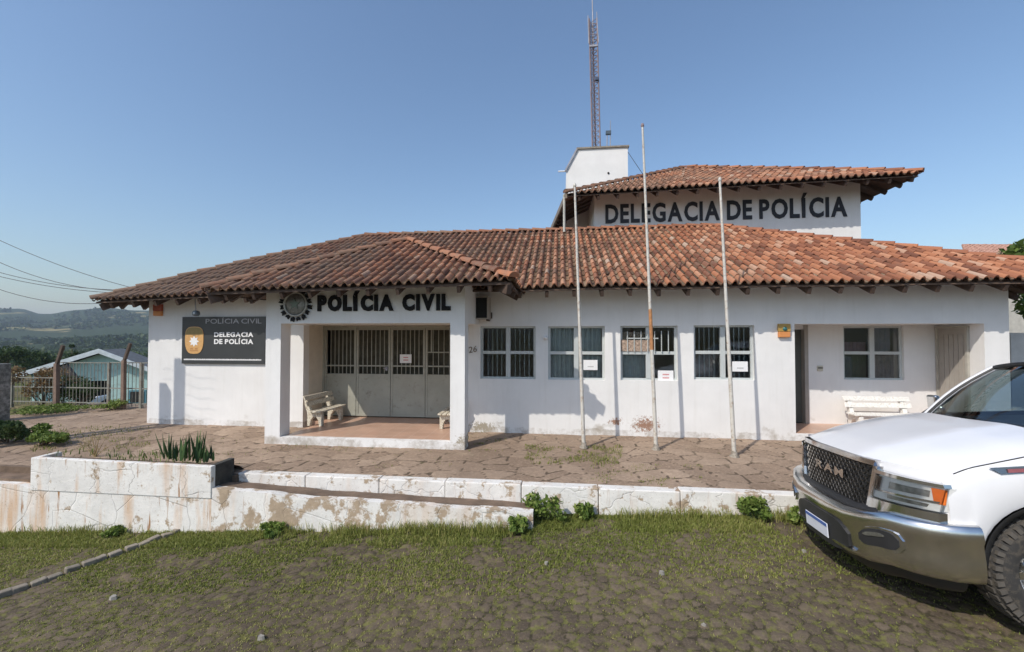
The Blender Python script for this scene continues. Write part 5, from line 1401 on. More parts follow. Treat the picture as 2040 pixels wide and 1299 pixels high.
# ------------------------------------------------------------------ haze
hz = MB(); hz.box(-2700, 2700, -2700, 2700, -60, 130)
m = bpy.data.materials.new('haze'); m.use_nodes = True; nt_ = m.node_tree; nt_.nodes.remove(nt_.nodes['Principled BSDF'])
pv = nt_.nodes.new('ShaderNodeVolumePrincipled'); pv.inputs['Color'].default_value = (.72, .84, 1.0, 1); pv.inputs['Density'].default_value = .00024
pv.inputs['Anisotropy'].default_value = .1
nt_.links.new(pv.outputs[0], nt_.nodes['Material Output'].inputs['Volume'])
hzo = struct(hz, 'haze', m, 'stuff', frame=False)

shadow_post(329, 772, 2.1, .17, 'stout concrete gatepost left of the picture edge throwing the short wall shadow')
shadow_post(357, 722, 2.6, .16, 'tall concrete gatepost left of the picture edge throwing the long wall shadow', True)
# ------------------------------------------------------------------ white pickup
def carpaint(name, col):
    m, nt, bs = base_mat(name); bs.inputs['Base Color'].default_value = (*col, 1); bs.inputs['Roughness'].default_value = .35
    bs.inputs['Coat Weight'].default_value = .8; bs.inputs['Coat Roughness'].default_value = .05
    co = coord(nt); f = noise(nt, co, 3, 5); c = mix(nt, ramp(nt, f, [(.4, 0), (.7, .5)]), col, tuple(x * .9 for x in col)); nt.links.new(c, bs.inputs['Base Color'])
    return m
M['paint'] = carpaint('white_car_paint', (.78, .78, .79))
M['chrome'] = simple('chrome', (.62, .62, .63), .09, 1.0, var=.04)
M['chrome2'] = simple('dusty_chrome', (.70, .69, .67), .20, 1.0, var=.12, scale=5)
M['trim'] = simple('black_plastic', (.020, .020, .021), .5, var=.2)
M['rubber'] = simple('tyre_rubber', (.035, .033, .031), .85, var=.25, scale=10, dirt=(.10, .085, .065), dirt_amt=.5)
M['cglass'] = glass_mat('car_glass', (.55, .64, .66), .30)
M['lens'] = glass_mat('lamp_lens', (.92, .93, .93), .06)
M['amber'] = simple('amber_lens', (.75, .18, .03), .25, var=.1)
M['silver'] = simple('lamp_reflector', (.86, .86, .84), .4, .1, var=.1)
M['plate'] = simple('white_plate', (.62, .64, .70), .5, var=.05); M['plateb'] = simple('blue_plate_band', (.06, .12, .35), .5)
AL = R(10)
T0 = Vector((3.17, 4.16, -2.27))
tx = Vector((math.cos(AL), -math.sin(AL), .055)).normalized(); ty = Vector((math.sin(AL), math.cos(AL), -.065)); tz = tx.cross(ty).normalized(); ty = tz.cross(tx).normalized()
tk = bpy.data.objects.new('pickup_truck', None); C.objects.link(tk); ORG[tk.name] = Vector((0, 0, 0))
tk.matrix_world = Matrix(((tx.x, ty.x, tz.x, T0.x), (tx.y, ty.y, tz.y, T0.y), (tx.z, ty.z, tz.z, T0.z), (0, 0, 0, 1)))
tag(tk, 'white pickup with chrome grille and bumper parked at the right of the street', 'pickup truck')
ip = lambda x, xs, ys: float(np.interp(x, xs, ys))
WX, WR, ARC = .96, .425, .49
def Xf(w, z): return .02 + .29 * abs(w) ** 4 + max(0, z - .75) * .10
def zlow(x):
    for xc in (WX, 4.75):
        if abs(x - xc) < ARC: return max(.5, .46 + math.sqrt(ARC ** 2 - (x - xc) ** 2))
    return .50 if x > .465 else .74
topz = lambda x: ip(x, [.04, .12, .25, .5, .9, 1.3, 1.6, 3.95, 4.0, 5.9], [1.13, 1.175, 1.235, 1.30, 1.38, 1.42, 1.36, 1.36, .75, .75])
shz = lambda x: ip(x, [.05, .3, .5, .9, 1.3, 2, 5.9], [1.06, 1.09, 1.18, 1.27, 1.325, 1.33, 1.36])
hwx = lambda x: ip(x, [.10, .2, .34, .5, .8, 5.5, 5.9], [.90, .95, .985, .995, 1.0, 1.0, .97])
def section(x, s):
    h, zl, sh, tp = hwx(x), zlow(x), shz(x), topz(x)
    P = [(h * .985, zl), (h, min(zl + .06, sh - .12)), (h * 1.005, zl + (sh - zl) * .45), (h, sh - .09), (h * .985, sh - .035), (h * .95, sh)]
    return [Vector((x, s * a, z)) for a, z in P]
stx = sorted(set(list(np.linspace(.315, .48, 5)) + [WX + ARC * math.sin(R(a)) for a in range(-90, 91, 10)] + [4.75 + ARC * math.sin(R(a)) for a in range(-90, 91, 10)] + list(np.linspace(1.6, 4.2, 9)) + [5.4, 5.6, 5.9]))
for s in (-1, 1):
    mb = MB(); mb.grid([section(float(x), s) for x in stx]); 
    o = mb.build('side_panel', M['paint'], tk, fix=2)
    mb = MB(); ring = []
    for a in range(-90, 91, 8):
        xx = WX + math.sin(R(a)) * ARC; zz = max(.5, .46 + math.cos(R(a)) * ARC); h = hwx(xx)
        ring.append([(xx, s * (h + .004), zz), (xx - math.sin(R(a)) * .035, s * (h + .002), zz - .035 * math.cos(R(a))), (xx - math.sin(R(a)) * .04, s * (h - .25), zz - .03 * math.cos(R(a)))])
    mb.grid(ring); mb.build('arch_liner', M['trim'], o)
# hood: crowned, with a raised middle, cut back at the cowl
def hood_pt(x, w):
    h = hwx(x) * .95; a = abs(w); z0 = shz(x); z1 = topz(x)
    z = z0 + (z1 - z0) * (1 - a ** 4.5) + .018 / (1 + math.exp((a - .52) * 28))
    return Vector((x + .16 * 0, w * h, z + .001))
mb = MB(); P = []
for i in range(23):
    f = i / 22; row = []
    for j in range(33):
        w_ = -1 + 2 * j / 32
        xa = Xf(w_, 1.10) - .005; xb_ = 1.17 + .20 * abs(w_) ** 2
        row.append(hood_pt(xa + (xb_ - xa) * f, w_))
    P.append(row)
mb.grid(P); mb.build('hood', M['paint'], tk, fix=2)
mb = MB(); P = []
for j in range(25):
    w_ = -1 + 2 * j / 24; x = 1.16 + .2 * abs(w_) ** 2; P.append([hood_pt(x, w_) + Vector((0, 0, -.01)), Vector((x + .17, w_ * .93, hood_pt(x, w_).z - .02))])
mb.grid(P); mb.build('cowl', M['trim'], tk)
for s in (-1, 1):
    mb = MB(); mb.tube([Vector((x, s * hwx(x) * .951, shz(x) + .004)) for x in np.linspace(.40, 1.38, 16)], .0045, 5, cap=False); mb.build('hood_gap', M['trim'], tk)
    mb = MB(); mb.tube([Vector((1.60, s * (hwx(1.6) * a + .001), z)) for a, z in ((.985, .52), (1.003, .8), (1.003, 1.1), (1.0, 1.25), (.975, 1.31))], .0045, 5, cap=False); mb.build('door_gap', M['trim'], tk)
# front end surface
def fpatch(mb, c, off=0.0, nu=10, nv=3, skirt=.03):
    "c = (w,z) at bottom-left, bottom-right, top-right, top-left"
    def q(u_, v_):
        w_ = (c[0][0] * (1-u_) + c[1][0] * u_) * (1-v_) + (c[3][0] * (1-u_) + c[2][0] * u_) * v_
        z_ = (c[0][1] * (1-u_) + c[1][1] * u_) * (1-v_) + (c[3][1] * (1-u_) + c[2][1] * u_) * v_
        return Vector((Xf(w_, z_) - off, w_, z_))
    P = [[q(i / nu, j / nv) for i in range(nu + 1)] for j in range(nv + 1)]
    mb.grid(P)
    if skirt:
        b = P[0] + [r_[-1] for r_ in P[1:]] + P[-1][::-1][1:] + [r_[0] for r_ in P[::-1][1:]]
        d = Vector((skirt, 0, 0)); mb.grid([b, [p + d for p in b]], smooth=False)
mb = MB(); mb.grid([[Vector((Xf(w_, z_) + .022, w_ * .985, z_)) for z_ in np.linspace(.74, hood_pt(Xf(w_, 1.10) + .03, w_).z - .004, 7)] for w_ in np.linspace(-1, 1, 41)]); mb.build('front_fascia', M['paint'], tk, fix=2)
gr_c = [(-.50, .735), (.50, .735), (.58, 1.125), (-.58, 1.125)]
mb = MB(); fpatch(mb, gr_c, .0, 26, 4); gb = mb.build('grille', M['trim'], tk)
mb = MB()
def on(w_, z_, off): return Vector((Xf(w_, z_) - off, w_, z_))
rows = 11
for k in range(rows):
    z = .76 + (1.105 - .76) * k / (rows - 1); hw_ = .49 + (z - .735) * .2; n = 17
    for i in range(n):
        a = -hw_ + 2 * hw_ * i / n + (k % 2) * hw_ / n; b = a + 2 * hw_ / n * .62
        if b > hw_: continue
        mb.bar(on(a, z, .012), on(b + hw_ / n * .2, z + .0, .012), .010, .007)
        if k < rows - 1 and b + hw_ / n * .3 < hw_:
            mb.bar(on(b, z, .010), on(b + hw_ / n * .38, z + .0337, .010), .005, .005); mb.bar(on(a, z, .010), on(a - hw_ / n * .38, z + .0337, .010), .005, .005) if a - hw_ / n * .4 > -hw_ else None
mb.build('grille_mesh', simple('smoked_chrome', (.12, .115, .11), .38, 1.0, var=.4), gb)
mb = MB()
fr_ = [(-.53, .775), (.53, .775), (.61, 1.15), (-.61, 1.15)]
for (a, b, c_, d) in (((-.53, .70), (.53, .70), (.50, .738), (-.50, .738)), ((.50, .735), (.55, .72), (.62, 1.12), (.58, 1.12)), ((-.55, .72), (-.50, .735), (-.58, 1.12), (-.62, 1.12)), ((-.585, 1.12), (.585, 1.12), (.60, 1.165), (-.60, 1.165))):
    fpatch(mb, [a, b, c_, d], .022, 16, 2, .05)
mb.build('grille_surround', M['chrome'], gb)
# maker's letters across the grille
lt_ = MB(); V0 = []
tmp = MB(); add_text(lambda i, ch: tmp, 'RAM', -.24, .24, .93, 1.005, 0, .012, bold=.03, gap=.16)
lt_.add([Vector((Xf(p[0], p[2]) - .03 + p[1], -p[0], p[2])) for p in tmp.v], tmp.f); lt_.build('grille_letters', M['chrome'], gb, fix=False)
# headlights
for s in (-1, 1):
    q = lambda P: [(s * a, b) for a, b in P] if s > 0 else [(s * P[1][0], P[1][1]), (s * P[0][0], P[0][1]), (s * P[3][0], P[3][1]), (s * P[2][0], P[2][1])]
    mb = MB(); fpatch(mb, q([(.57, .865), (.965, .865), (.99, 1.04), (.63, 1.06)]), .012, 12, 3, .06); hl_ = mb.build('headlight', M['silver'], tk)
    mb = MB(); fpatch(mb, q([(.70, .965), (.92, .962), (.925, 1.01), (.71, 1.02)]), .018, 8, 2, .004); mb.build('projector', simple('grey_projector', (.33, .335, .33), .2, .3, var=.5, scale=16), hl_)
    mb = MB(); fpatch(mb, q([(.69, .885), (.91, .885), (.92, .91), (.69, .915)]), .018, 8, 2, .004); mb.build('lower_lamp', simple('grey_lamp_strip', (.40, .40, .38), .2, .5, var=.5, scale=14), hl_)
    mb = MB(); fpatch(mb, q([(.60, .925), (.965, .925), (.97, .94), (.60, .94)]), .026, 10, 1, .01); fpatch(mb, q([(.60, .94), (.64, .94), (.66, 1.045), (.61, 1.05)]), .024, 3, 2, .01); mb.build('divider', M['chrome'], hl_)
    mb = MB(); fpatch(mb, q([(.945, .925), (.985, .92), (.992, 1.03), (.935, 1.035)]), .024, 3, 2, .01); mb.build('indicator', M['amber'], hl_)
    mb = MB(); fpatch(mb, q([(.56, .855), (.97, .855), (.995, 1.045), (.62, 1.07)]), .036, 12, 3, .03); mb.build('lens', M['lens'], hl_)
    mb = MB(); fpatch(mb, q([(.62, 1.07), (.995, 1.045), (.99, 1.07), (.61, 1.10)]), .04, 12, 1, .05); mb.build('headlight_brow', M['chrome'], hl_)
    mb = MB(); fpatch(mb, q([(.54, .74), (.975, .76), (.975, .855), (.56, .855)]), .038, 12, 1, .05); mb.build('headlight_surround', M['chrome'], hl_)
# bumper
path = [(0, -.11), (.2, -.107), (.4, -.09), (.6, -.045), (.75, .02), (.87, .10), (.95, .19), (1.0, .29), (1.015, .38), (1.018, .46)]
full = [(-a, b) for a, b in path[::-1]] + path[1:]
def blift(w_): t = min(1, max(0, (abs(w_) - .5) / .25)); return .055 * t * t * (3 - 2 * t)
def bump_sweep(mb, prof, pts):
    n = len(pts); rows_ = []
    for i, (w_, x_) in enumerate(pts):
        a = pts[max(0, i-1)]; b = pts[min(n-1, i+1)]; d = Vector((b[1] - a[1], b[0] - a[0])).normalized(); nn = Vector((-d.y, d.x))   # outward
        rows_.append([Vector((x_ + nn.x * o, w_ + nn.y * o, z + blift(w_))) for o, z in prof])
    mb.grid(rows_)
def dense(pts, k=4):
    out = []
    for i in range(len(pts) - 1):
        for j in range(k): f = j / k; out.append((pts[i][0] * (1-f) + pts[i+1][0] * f, pts[i][1] * (1-f) + pts[i+1][1] * f))
    return out + [pts[-1]]
mb = MB(); bump_sweep(mb, [(-.07, .728), (.005, .735), (.028, .722), (.040, .69), (.042, .63), (.026, .60), (.026, .47), (.022, .40), (0, .325), (-.05, .31)], full); bp = mb.build('bumper', M['chrome2'], tk)
mb = MB(); bump_sweep(mb, [(-.04, .33), (-.05, .31), (-.09, .24), (-.14, .20), (-.20, .20)], full[1:-1]); mb.build('valance', M['trim'], bp)
mb = MB(); bump_sweep(mb, [(-.12, .76), (-.06, .755), (-.05, .70)], full); mb.build('bumper_gap', M['trim'], bp)
def bpatch(mb, w0, w1, z0, z1, off, rnd=.25):
    pts = [p for p in dense(full, 5) if w0 <= p[0] <= w1 and abs(p[0]) < 1.0]; n = len(pts); P = []
    for i, (w_, x_) in enumerate(pts):
        a = pts[max(0, i-1)]; b = pts[min(n-1, i+1)]; d = Vector((b[1] - a[1], b[0] - a[0])).normalized(); nn = Vector((-d.y, d.x)); e = abs(2 * i / (n - 1) - 1); k = (1 - e ** 5) ** .5 if e < 1 else 0; k = max(k, .35); zc = (z0 + z1) / 2 + blift(w_); hz_ = (z1 - z0) / 2 * k
        P.append([Vector((x_ + nn.x * off, w_ + nn.y * off, zc + hz_ * t)) for t in (-1, -.5, 0, .5, 1)])
    mb.grid(P)
    b = [p[0] for p in P] + [p[-1] for p in P[::-1]] + [P[0][0]]
    mb.grid([b, [q_ + Vector((.04, 0, 0)) for q_ in b]], smooth=False)
for s in (-1, 1):
    a, b = sorted((s * .56, s * .83))
    mb = MB(); bpatch(mb, a - .02, b + .02, .44, .61, .040); fg = mb.build('fog_light', M['chrome'], bp)
    mb = MB(); bpatch(mb, a, b, .46, .595, .047); mb.build('fog_recess', M['trim'], fg)
    mb = MB(); bpatch(mb, a + .06, b - .03, .54, .572, .056); mb.build('fog_lens', simple('fog_glass', (.20, .20, .18), .15, .6, var=.4, scale=30), fg)
    a, b = sorted((s * .24, s * .50))
    mb = MB(); bpatch(mb, a, b, .365, .39, .048); mb.build('intake_lip', M['chrome'], bp)
mb = MB(); bpatch(mb, -.45, .45, .315, .59, .040); mb.build('intake', M['trim'], bp)
mb = MB(); mb.box(-.165, -.155, -.20, .20, .37, .50); lp = mb.build('licence_plate', M['plate'], bp, bevel=.004)
mb = MB(); mb.box(-.168, -.1655, -.195, .195, .468, .497); mb.build('plate_band', M['plateb'], lp)
# wheels
for (xw, s) in ((WX, -1), (WX, 1), (4.75, -1), (4.75, 1)):
    yo = s * .985; yi = s * .72
    wl = MB(); c = (xw, 0, WR)
    prof = [(.26, yi), (WR - .05, yi), (WR - .012, yi + s * .03), (WR, yi + s * .06), (WR, yo - s * .05), (WR - .015, yo - s * .02), (WR - .06, yo), (.30, yo + s * .005), (.26, yo - s * .01)]
    wl.lathe(c, prof, 48, 'y'); wh = MB(); 
    whl = wl.build('wheel', M['rubber'], tk)
    mb = MB()
    for k in range(46):
        t = 2 * math.pi * k / 46; ct, stt = math.cos(t), math.sin(t); tt_ = Vector((-stt, 0, ct)); rad = Vector((ct, 0, stt)); cc = Vector(c)
        for (r0, r1, y0_, y1_, wdt) in ((WR - .055, WR - .01, yo + s * .006, yo - s * .02, .030), (WR - .004, WR + .008, yo - s * .03, yo - s * .10, .034), (WR - .004, WR + .008, yo - s * .13, yo - s * .21, .034)):
            off_t = .0 if y0_ * s > (yo - s * .12) * s else .5
            a0 = t + off_t * 2 * math.pi / 46; rad = Vector((math.cos(a0), 0, math.sin(a0))); tt_ = Vector((-math.sin(a0), 0, math.cos(a0)))
            p0 = cc + rad * r0 + Vector((0, y0_, 0)); p1 = cc + rad * r1 + Vector((0, y0_ if r1 > WR else y0_ , 0)); p2 = cc + rad * r1 + Vector((0, y1_, 0)); p3 = cc + rad * r0 + Vector((0, y1_, 0))
            mb.prism([p0 - tt_ * wdt / 2, p1 - tt_ * wdt / 2, p2 - tt_ * wdt / 2, p3 - tt_ * wdt / 2], tt_ * wdt)
    mb.build('tread', simple('dusty_tread', (.09, .08, .068), .9, var=.3) if 'dusty_tread' not in bpy.data.materials else bpy.data.materials['dusty_tread'], whl)
    mb = MB(); mb.lathe(c, [(.265, yo - s * .012), (.255, yo - s * .03), (.24, yo - s * .10), (.07, yo - s * .09), (.07, yo - s * .03), (0, yo - s * .025)], 32, 'y')
    for k in range(8):
        t = 2 * math.pi * k / 8; p = Vector(c); mb.bar(p + Vector((.05 * math.cos(t), yo - s * .045, .05 * math.sin(t))), p + Vector((.25 * math.cos(t), yo - s * .035, .25 * math.sin(t))), .05, .03, up=(0, 1, 0))
    mb.build('rim', M['chrome2'], whl)
mb = MB(); mb.box(.35, 5.7, -.70, .70, .38, .72); mb.box(.5, 1.35, -.72, .72, .72, 1.05); mb.build('chassis', M['trim'], tk)
# cab
def wsb(w_): return Vector((1.24 + .20 * w_ * w_, w_ * .86, 1.395 - .075 * w_ * w_))
def wst(w_): return Vector((1.92 + .11 * w_ * w_, w_ * .66, 1.905 - .05 * w_ * w_))
def wsp(w_, t): 
    a, b = wsb(w_), wst(w_); return a * (1 - t) + b * t + Vector((-.03, 0, .03)) * math.sin(math.pi * t)
mb = MB(); mb.grid([[wsp(-.97 + 1.94 * i / 20, j / 6) for j in range(7)] for i in range(21)]); ws = mb.build('windscreen', M['cglass'], tk)
mb = MB()
for s in (-1, 1):
    mb.tube([wsp(s * 1.02, t / 8) for t in range(9)], .032, 8)
mb.build('windscreen_pillar', M['paint'], tk)
mb = MB(); mb.tube([wsp(s_ / 10 - 1.0, 1.0) + Vector((0, 0, .005)) for s_ in range(0, 21)], .022, 6); mb.tube([wsp(-.985, t / 8) for t in range(9)], .016, 6); mb.tube([wsp(.985, t / 8) for t in range(9)], .016, 6); mb.tube([wsp(s_ / 10 - 1.0, 0.0) for s_ in range(0, 21)], .018, 6)
mb.build('windscreen_seal', M['trim'], ws)
def roofp(x, w_):
    f = (x - 1.92) / 1.98; return Vector((x + .11 * w_ * w_ * (1 - f), w_ * (.68 + .02 * math.sin(f * 3.1)), 1.915 + .035 * math.sin(math.pi * min(1, f * 1.1)) - .05 * w_ * w_))
mb = MB(); mb.grid([[roofp(1.92 + 1.98 * j / 12, -1.03 + 2.06 * i / 16) for j in range(13)] for i in range(17)]); mb.build('roof', M['paint'], tk)
for s in (-1, 1):
    A = [(1.50, .965, 1.335), (2.06, .70, 1.85), (3.85, .70, 1.86), (3.92, .965, 1.34)]
    mb = MB(); mb.poly([(a, s * b, c_) for a, b, c_ in A]); sw = mb.build('side_window', M['cglass'], tk)
    mb = MB(); PP = [Vector((a, s * (b + .004), c_)) for a, b, c_ in A]
    for i in range(4): mb.bar(PP[i], PP[(i+1) % 4], .05, .04)
    mb.bar(PP[0] * .38 + PP[3] * .62, PP[1] * .38 + PP[2] * .62, .09, .035)
    mb.build('window_frame', M['trim'], sw)
    mb = MB(); mb.bar((1.72, s * .97, 1.38), (1.75, s * 1.10, 1.42), .05, .05); mb.box(1.72, 1.78, s * 1.08, s * 1.22, 1.36, 1.54); mr = mb.build('mirror', M['chrome2'], tk, bevel=.02)
    mb = MB()
    mb.bar((3.3, s * 1.005, 1.12), (3.5, s * 1.005, 1.12), .03, .03); mb.bar((2.25, s * 1.005, 1.12), (2.45, s * 1.005, 1.12), .03, .03); mb.build('door_handle', M['chrome'], tk)
mb = MB(); mb.poly([(3.90, -.9, 1.34), (3.90, .9, 1.34), (3.88, .66, 1.87), (3.88, -.66, 1.87)]); mb.build('rear_window', M['cglass'], tk)
mb = MB(); mb.box(3.92, 3.98, -.97, .97, .5, 1.36); mb.box(5.86, 5.92, -.95, .95, .5, 1.36); mb.box(3.98, 5.86, -.93, .93, .70, .75); mb.build('load_bed', M['paint'], tk)
mb = MB(); mb.prism([(1.36, -.85, 1.28), (1.44, -.85, 1.35), (1.85, -.85, 1.32), (1.90, -.85, 1.0), (1.4, -.85, .9)], (0, 1.7, 0)); mb.build('dashboard', simple('grey_dash', (.10, .095, .08), .7), tk, bevel=.02)
mb = MB(); cs_ = Vector((2.0, -.42, 1.30)); mb.tube([cs_ + Vector((math.cos(t) * .09, math.sin(t) * .19 , math.sin(t + math.pi/2) * .17)) for t in np.linspace(0, 2 * math.pi, 25)], .014, 6); mb.tube([cs_, cs_ + Vector((-.2, 0, -.1))], .025, 6); mb.build('steering_wheel', M['trim'], tk)
for s in (-1, 1):
    mb = MB(); mb.hexa([(2.5, s*.42 - .25, .9), (3.05, s*.42 - .25, .9), (3.05, s*.42 + .25, .9), (2.5, s*.42 + .25, .9), (2.5, s*.42 - .25, 1.08), (2.95, s*.42 - .25, 1.08), (2.95, s*.42 + .25, 1.08), (2.5, s*.42 + .25, 1.08)])
    mb.hexa([(2.9, s*.42 - .24, 1.06), (3.02, s*.42 - .24, 1.06), (3.02, s*.42 + .24, 1.06), (2.9, s*.42 + .24, 1.06), (3.08, s*.42 - .2, 1.6), (3.16, s*.42 - .2, 1.6), (3.16, s*.42 + .2, 1.6), (3.08, s*.42 + .2, 1.6)])
    mb.box(3.12, 3.2, s*.42 - .12, s*.42 + .12, 1.62, 1.78); mb.build('seat', simple('olive_grey_seat', (.12, .12, .09), .8) if 'olive_grey_seat' not in bpy.data.materials else bpy.data.materials['olive_grey_seat'], tk, bevel=.03)
mb = MB(); mb.box(1.98, 2.01, -.12, .12, 1.74, 1.80); mb.build('inner_mirror', M['trim'], tk, bevel=.01)
mb = MB(); mb.tube([roofp(2.2, .80) + Vector((0, 0, .01)), roofp(2.3, .78) + Vector((0, 0, .055)), roofp(2.6, .78) + Vector((0, 0, .075)), roofp(3.6, .78) + Vector((0, 0, .05))], [.012, .024, .024, .02], 8); mb.build('roof_rail', M['trim'], tk)
mb = MB(); mb.tube([roofp(2.2, -.80) + Vector((0, 0, .01)), roofp(2.3, -.78) + Vector((0, 0, .055)), roofp(2.6, -.78) + Vector((0, 0, .075)), roofp(3.6, -.78) + Vector((0, 0, .05))], [.012, .024, .024, .02], 8); mb.build('roof_rail', M['trim'], tk)
# hood side vents with badge
for s in (-1, 1):
    y_ = s * (hwx(.75) * .985 + .006)
    mb = MB(); mb.prism([(.60, s*.985, 1.195), (.66, s*.995, 1.155), (1.02, s*1.0, 1.175), (1.04, s*.995, 1.225)], (0, s * .012, 0)); vt = mb.build('fender_badge', simple('slate_chrome', (.22, .25, .28), .25, .8), tk)
    mb = MB(); mb.prism([(.70, s*1.008, 1.165), (.70, s*1.006, 1.19), (.98, s*1.012, 1.205), (.98, s*1.014, 1.18)], (0, s * .006, 0)); mb.build('badge_inlay', simple('dull_red', (.30, .10, .11), .4), vt)

# ------------------------------------------------------------------ grass, weeds and plants
def blades(name, P, h, wd, seed, mat, tintf=None, lean=.5, kind='stuff', parent=None, org=None, frame=True):
    "P (n,3) roots in the building frame; each blade = a lower quad and a tip, bent"
    g = np.random.default_rng(seed); n = len(P); a = g.uniform(0, 2 * np.pi, n); hh = h * g.uniform(.4, 1.4, n); w_ = wd * g.uniform(.6, 1.4, n)
    d = np.stack([np.cos(a), np.sin(a), np.zeros(n)], 1); b = g.uniform(0, 2 * np.pi, n); l = np.stack([np.cos(b), np.sin(b), np.zeros(n)], 1) * (hh * g.uniform(.1, 1, n) * lean)[:, None]
    z = np.array([0, 0, 1.0])
    m1 = P + l * .35 + z * (hh * .6)[:, None]; tp = P + l + z * (hh * g.uniform(.75, 1.0, n))[:, None]
    dw = d * w_[:, None] / 2
    V1 = np.stack([P - dw, P + dw, m1 + dw * .75, m1 - dw * .75], 1); V2 = np.stack([m1 - dw * .75, m1 + dw * .75, tp + dw * .1, tp - dw * .1], 1)
    V = np.concatenate([V1, V2]); t = g.beta(2, 2.2, n) if tintf is None else tintf(g, P, n); t = np.clip(t, 0, 1)
    if org is not None: V = V - np.array(org)
    o = quads_np(name, V, np.concatenate([t, t]), mat, parent=parent, frame=(frame and parent is None))
    if kind: tag(o, kind=kind)
    return o
def nzz(x, y, f, s): return np.sin(x * f + 1.7 * np.sin(y * f * .8 + s)) * np.cos(y * f * 1.1 + 1.3 * np.sin(x * f * .7 + s * 2))
def fb(x, y, f, s): return nzz(x, y, f, s) + .55 * nzz(x, y, f * 2.3, s + 1) + .35 * nzz(x, y, f * 5.1, s + 2)
g = np.random.default_rng(5)
n = 1700000
x = g.uniform(-13, 8.5, n); y = 5.57 - g.uniform(0, 1, n) ** 1.25 * 4.6
front = np.where(x < XE, 5.19, 5.57); dist = front - y
left = np.clip((2.5 - x) / 7, 0, 1.25)
base = np.exp(-(np.clip(dist, 0, 9) / (.72 + 1.05 * left)) ** 1.3) * (.9 + .3 * left) + .085
pat = fb(x, y, 2.2, 1.0) * .5 + fb(x, y, 6.0, 4.0) * .35
# joints between the paving stones carry the thin growth further out
dens = np.clip(base * (1 + 1.1 * pat), 0, 1); dens *= np.where(pat < -.35, .18, 1)
jj = stone_h(x, y, .115, 3, .036, .011, .12)[2]; far_ = np.clip(dist / 1.2, 0, 1)
dens = dens * ((1 - far_) + far_ * (.35 + 1.9 * jj))
keep = (dist > .0) & (g.uniform(0, 1, n) < dens * .50)
x, y, dist, pat = x[keep], y[keep], dist[keep], pat[keep]
z = street_h(x, y) - .004
P = np.stack([x, y, z], 1)
hgt = .030 + .035 * np.exp(-dist / .35)
sel = dist < .42
def tf(g, P, n): return g.beta(2, 2.4, n) * .75 + .11 * fb(P[:, 0], P[:, 1], .9, 7) + .24 + .16 * np.clip((4.9 - P[:, 1]) / 2.0, 0, 1)
nr_ = (dist < 1.3) & ~sel
blades('low_grass', P[~sel & ~nr_], .014, .0075, 6, M['leaf_grass'], tf, lean=1.1)
blades('grass', P[nr_], .026, .0085, 3, M['leaf_grass'], tf, lean=.9)
blades('verge_grass', P[sel], .050, .008, 4, M['leaf_grass'], tf, lean=.8)
# grass in the joints of the forecourt
def patchy(name, u0, u1, v0, v1, n, h, seed, yb=None, thr=.0):
    g = np.random.default_rng(seed); out = []
    while len(out) < n:
        u, v = g.uniform(u0, u1), g.uniform(v0, v1); d = w2l(ray(u, v)); k = (GZ - .02) / d[2]; p = d * k
        if fb(p.x, p.y, 5.0, seed) > thr and 5.75 < p.y < 10: out.append((p.x, p.y, plaza_z(p.x, p.y) - .006))
    return blades(name, np.array(out), h, .008, seed, M['leaf_grass'])
patchy('joint_grass', 1045, 1240, 888, 925, 1500, .045, 21)
patchy('joint_grass', 1140, 1400, 925, 975, 420, .03, 22, thr=.5)
patchy('joint_grass', 920, 1010, 856, 900, 200, .03, 23, thr=.3)
patchy('joint_grass', 60, 300, 850, 900, 900, .05, 24)
patchy('joint_grass', 300, 900, 870, 930, 260, .03, 25, thr=.7)
patchy('joint_grass', 560, 925, 880, 896, 220, .03, 26, thr=.2)
# leafy weeds against the kerb
def weed(u, v, w_px, h_px, lb, seed, mat='leaf_mid', yb=None, n=420, leaf=.035):
    yb = yb if yb else 5.5; a = L(u, v, yb); x_ = a[0]; z_ = street_z(x_, yb) if yb < 5.58 else plaza_z(x_, yb)
    s = yb / F * 1.0; loc = Vector((x_, yb, z_)); t = thing('weed', lb, 'weed', tuple(loc), 'weeds along the kerb'); r = random.Random(seed); ww, hh = w_px * s / 2, h_px * s
    mb = MB(); tips = []
    for k in range(14):
        q = Vector((r.uniform(-1, 1) * ww * .8, r.uniform(-.12, .05), hh * r.uniform(.4, 1.0))); tips.append(loc + q); mb.tube([loc + Vector((q.x * .3, 0, 0)), loc + Vector((q.x * .6, q.y * .4, q.z * .6)), loc + q], [.005, .004, .002], 4, cap=False)
    mb.build('stems', bpy.data.materials.get('weed_stem') or simple('weed_stem', (.10, .14, .05), .7), t)
    V, P_, g_ = leaf_cloud(n, clumps([tuple(q) for q in tips], [(ww * .28 + .02, .06, hh * .2)] * len(tips)), leaf, seed, .55)
    V[:, :, 2] = np.maximum(V[:, :, 2], loc.z + .003)
    quads_np('leaves', V - np.array(loc), np.clip(g_.beta(2, 2, n) + .1, 0, 1), M[mat], parent=t)
weed(1085, 1062, 88, 48, 'largest green weed where the low wall meets the kerb', 1, n=520, leaf=.030, yb=5.42)
weed(1163, 1008, 32, 27, 'small weed sprouting on the kerb right of the largest weed', 2, n=330, yb=5.5)
weed(1500, 1040, 48, 39, 'bright green weed on the kerb left of the pickup', 3, n=600, yb=5.5)
weed(1580, 1010, 34, 20, 'small tuft on the kerb touching the pickup bumper', 4, n=220, yb=5.5)
weed(545, 1050, 40, 22, 'leafy weed at the foot of the low wall below the porch', 5, n=400, yb=5.1)
weed(232, 1068, 34, 16, 'low weed at the foot of the tall white wall', 6, n=300, yb=5.1)
weed(1032, 1040, 34, 27, 'weed left of the largest one at the low wall end', 8, n=300, yb=5.15)
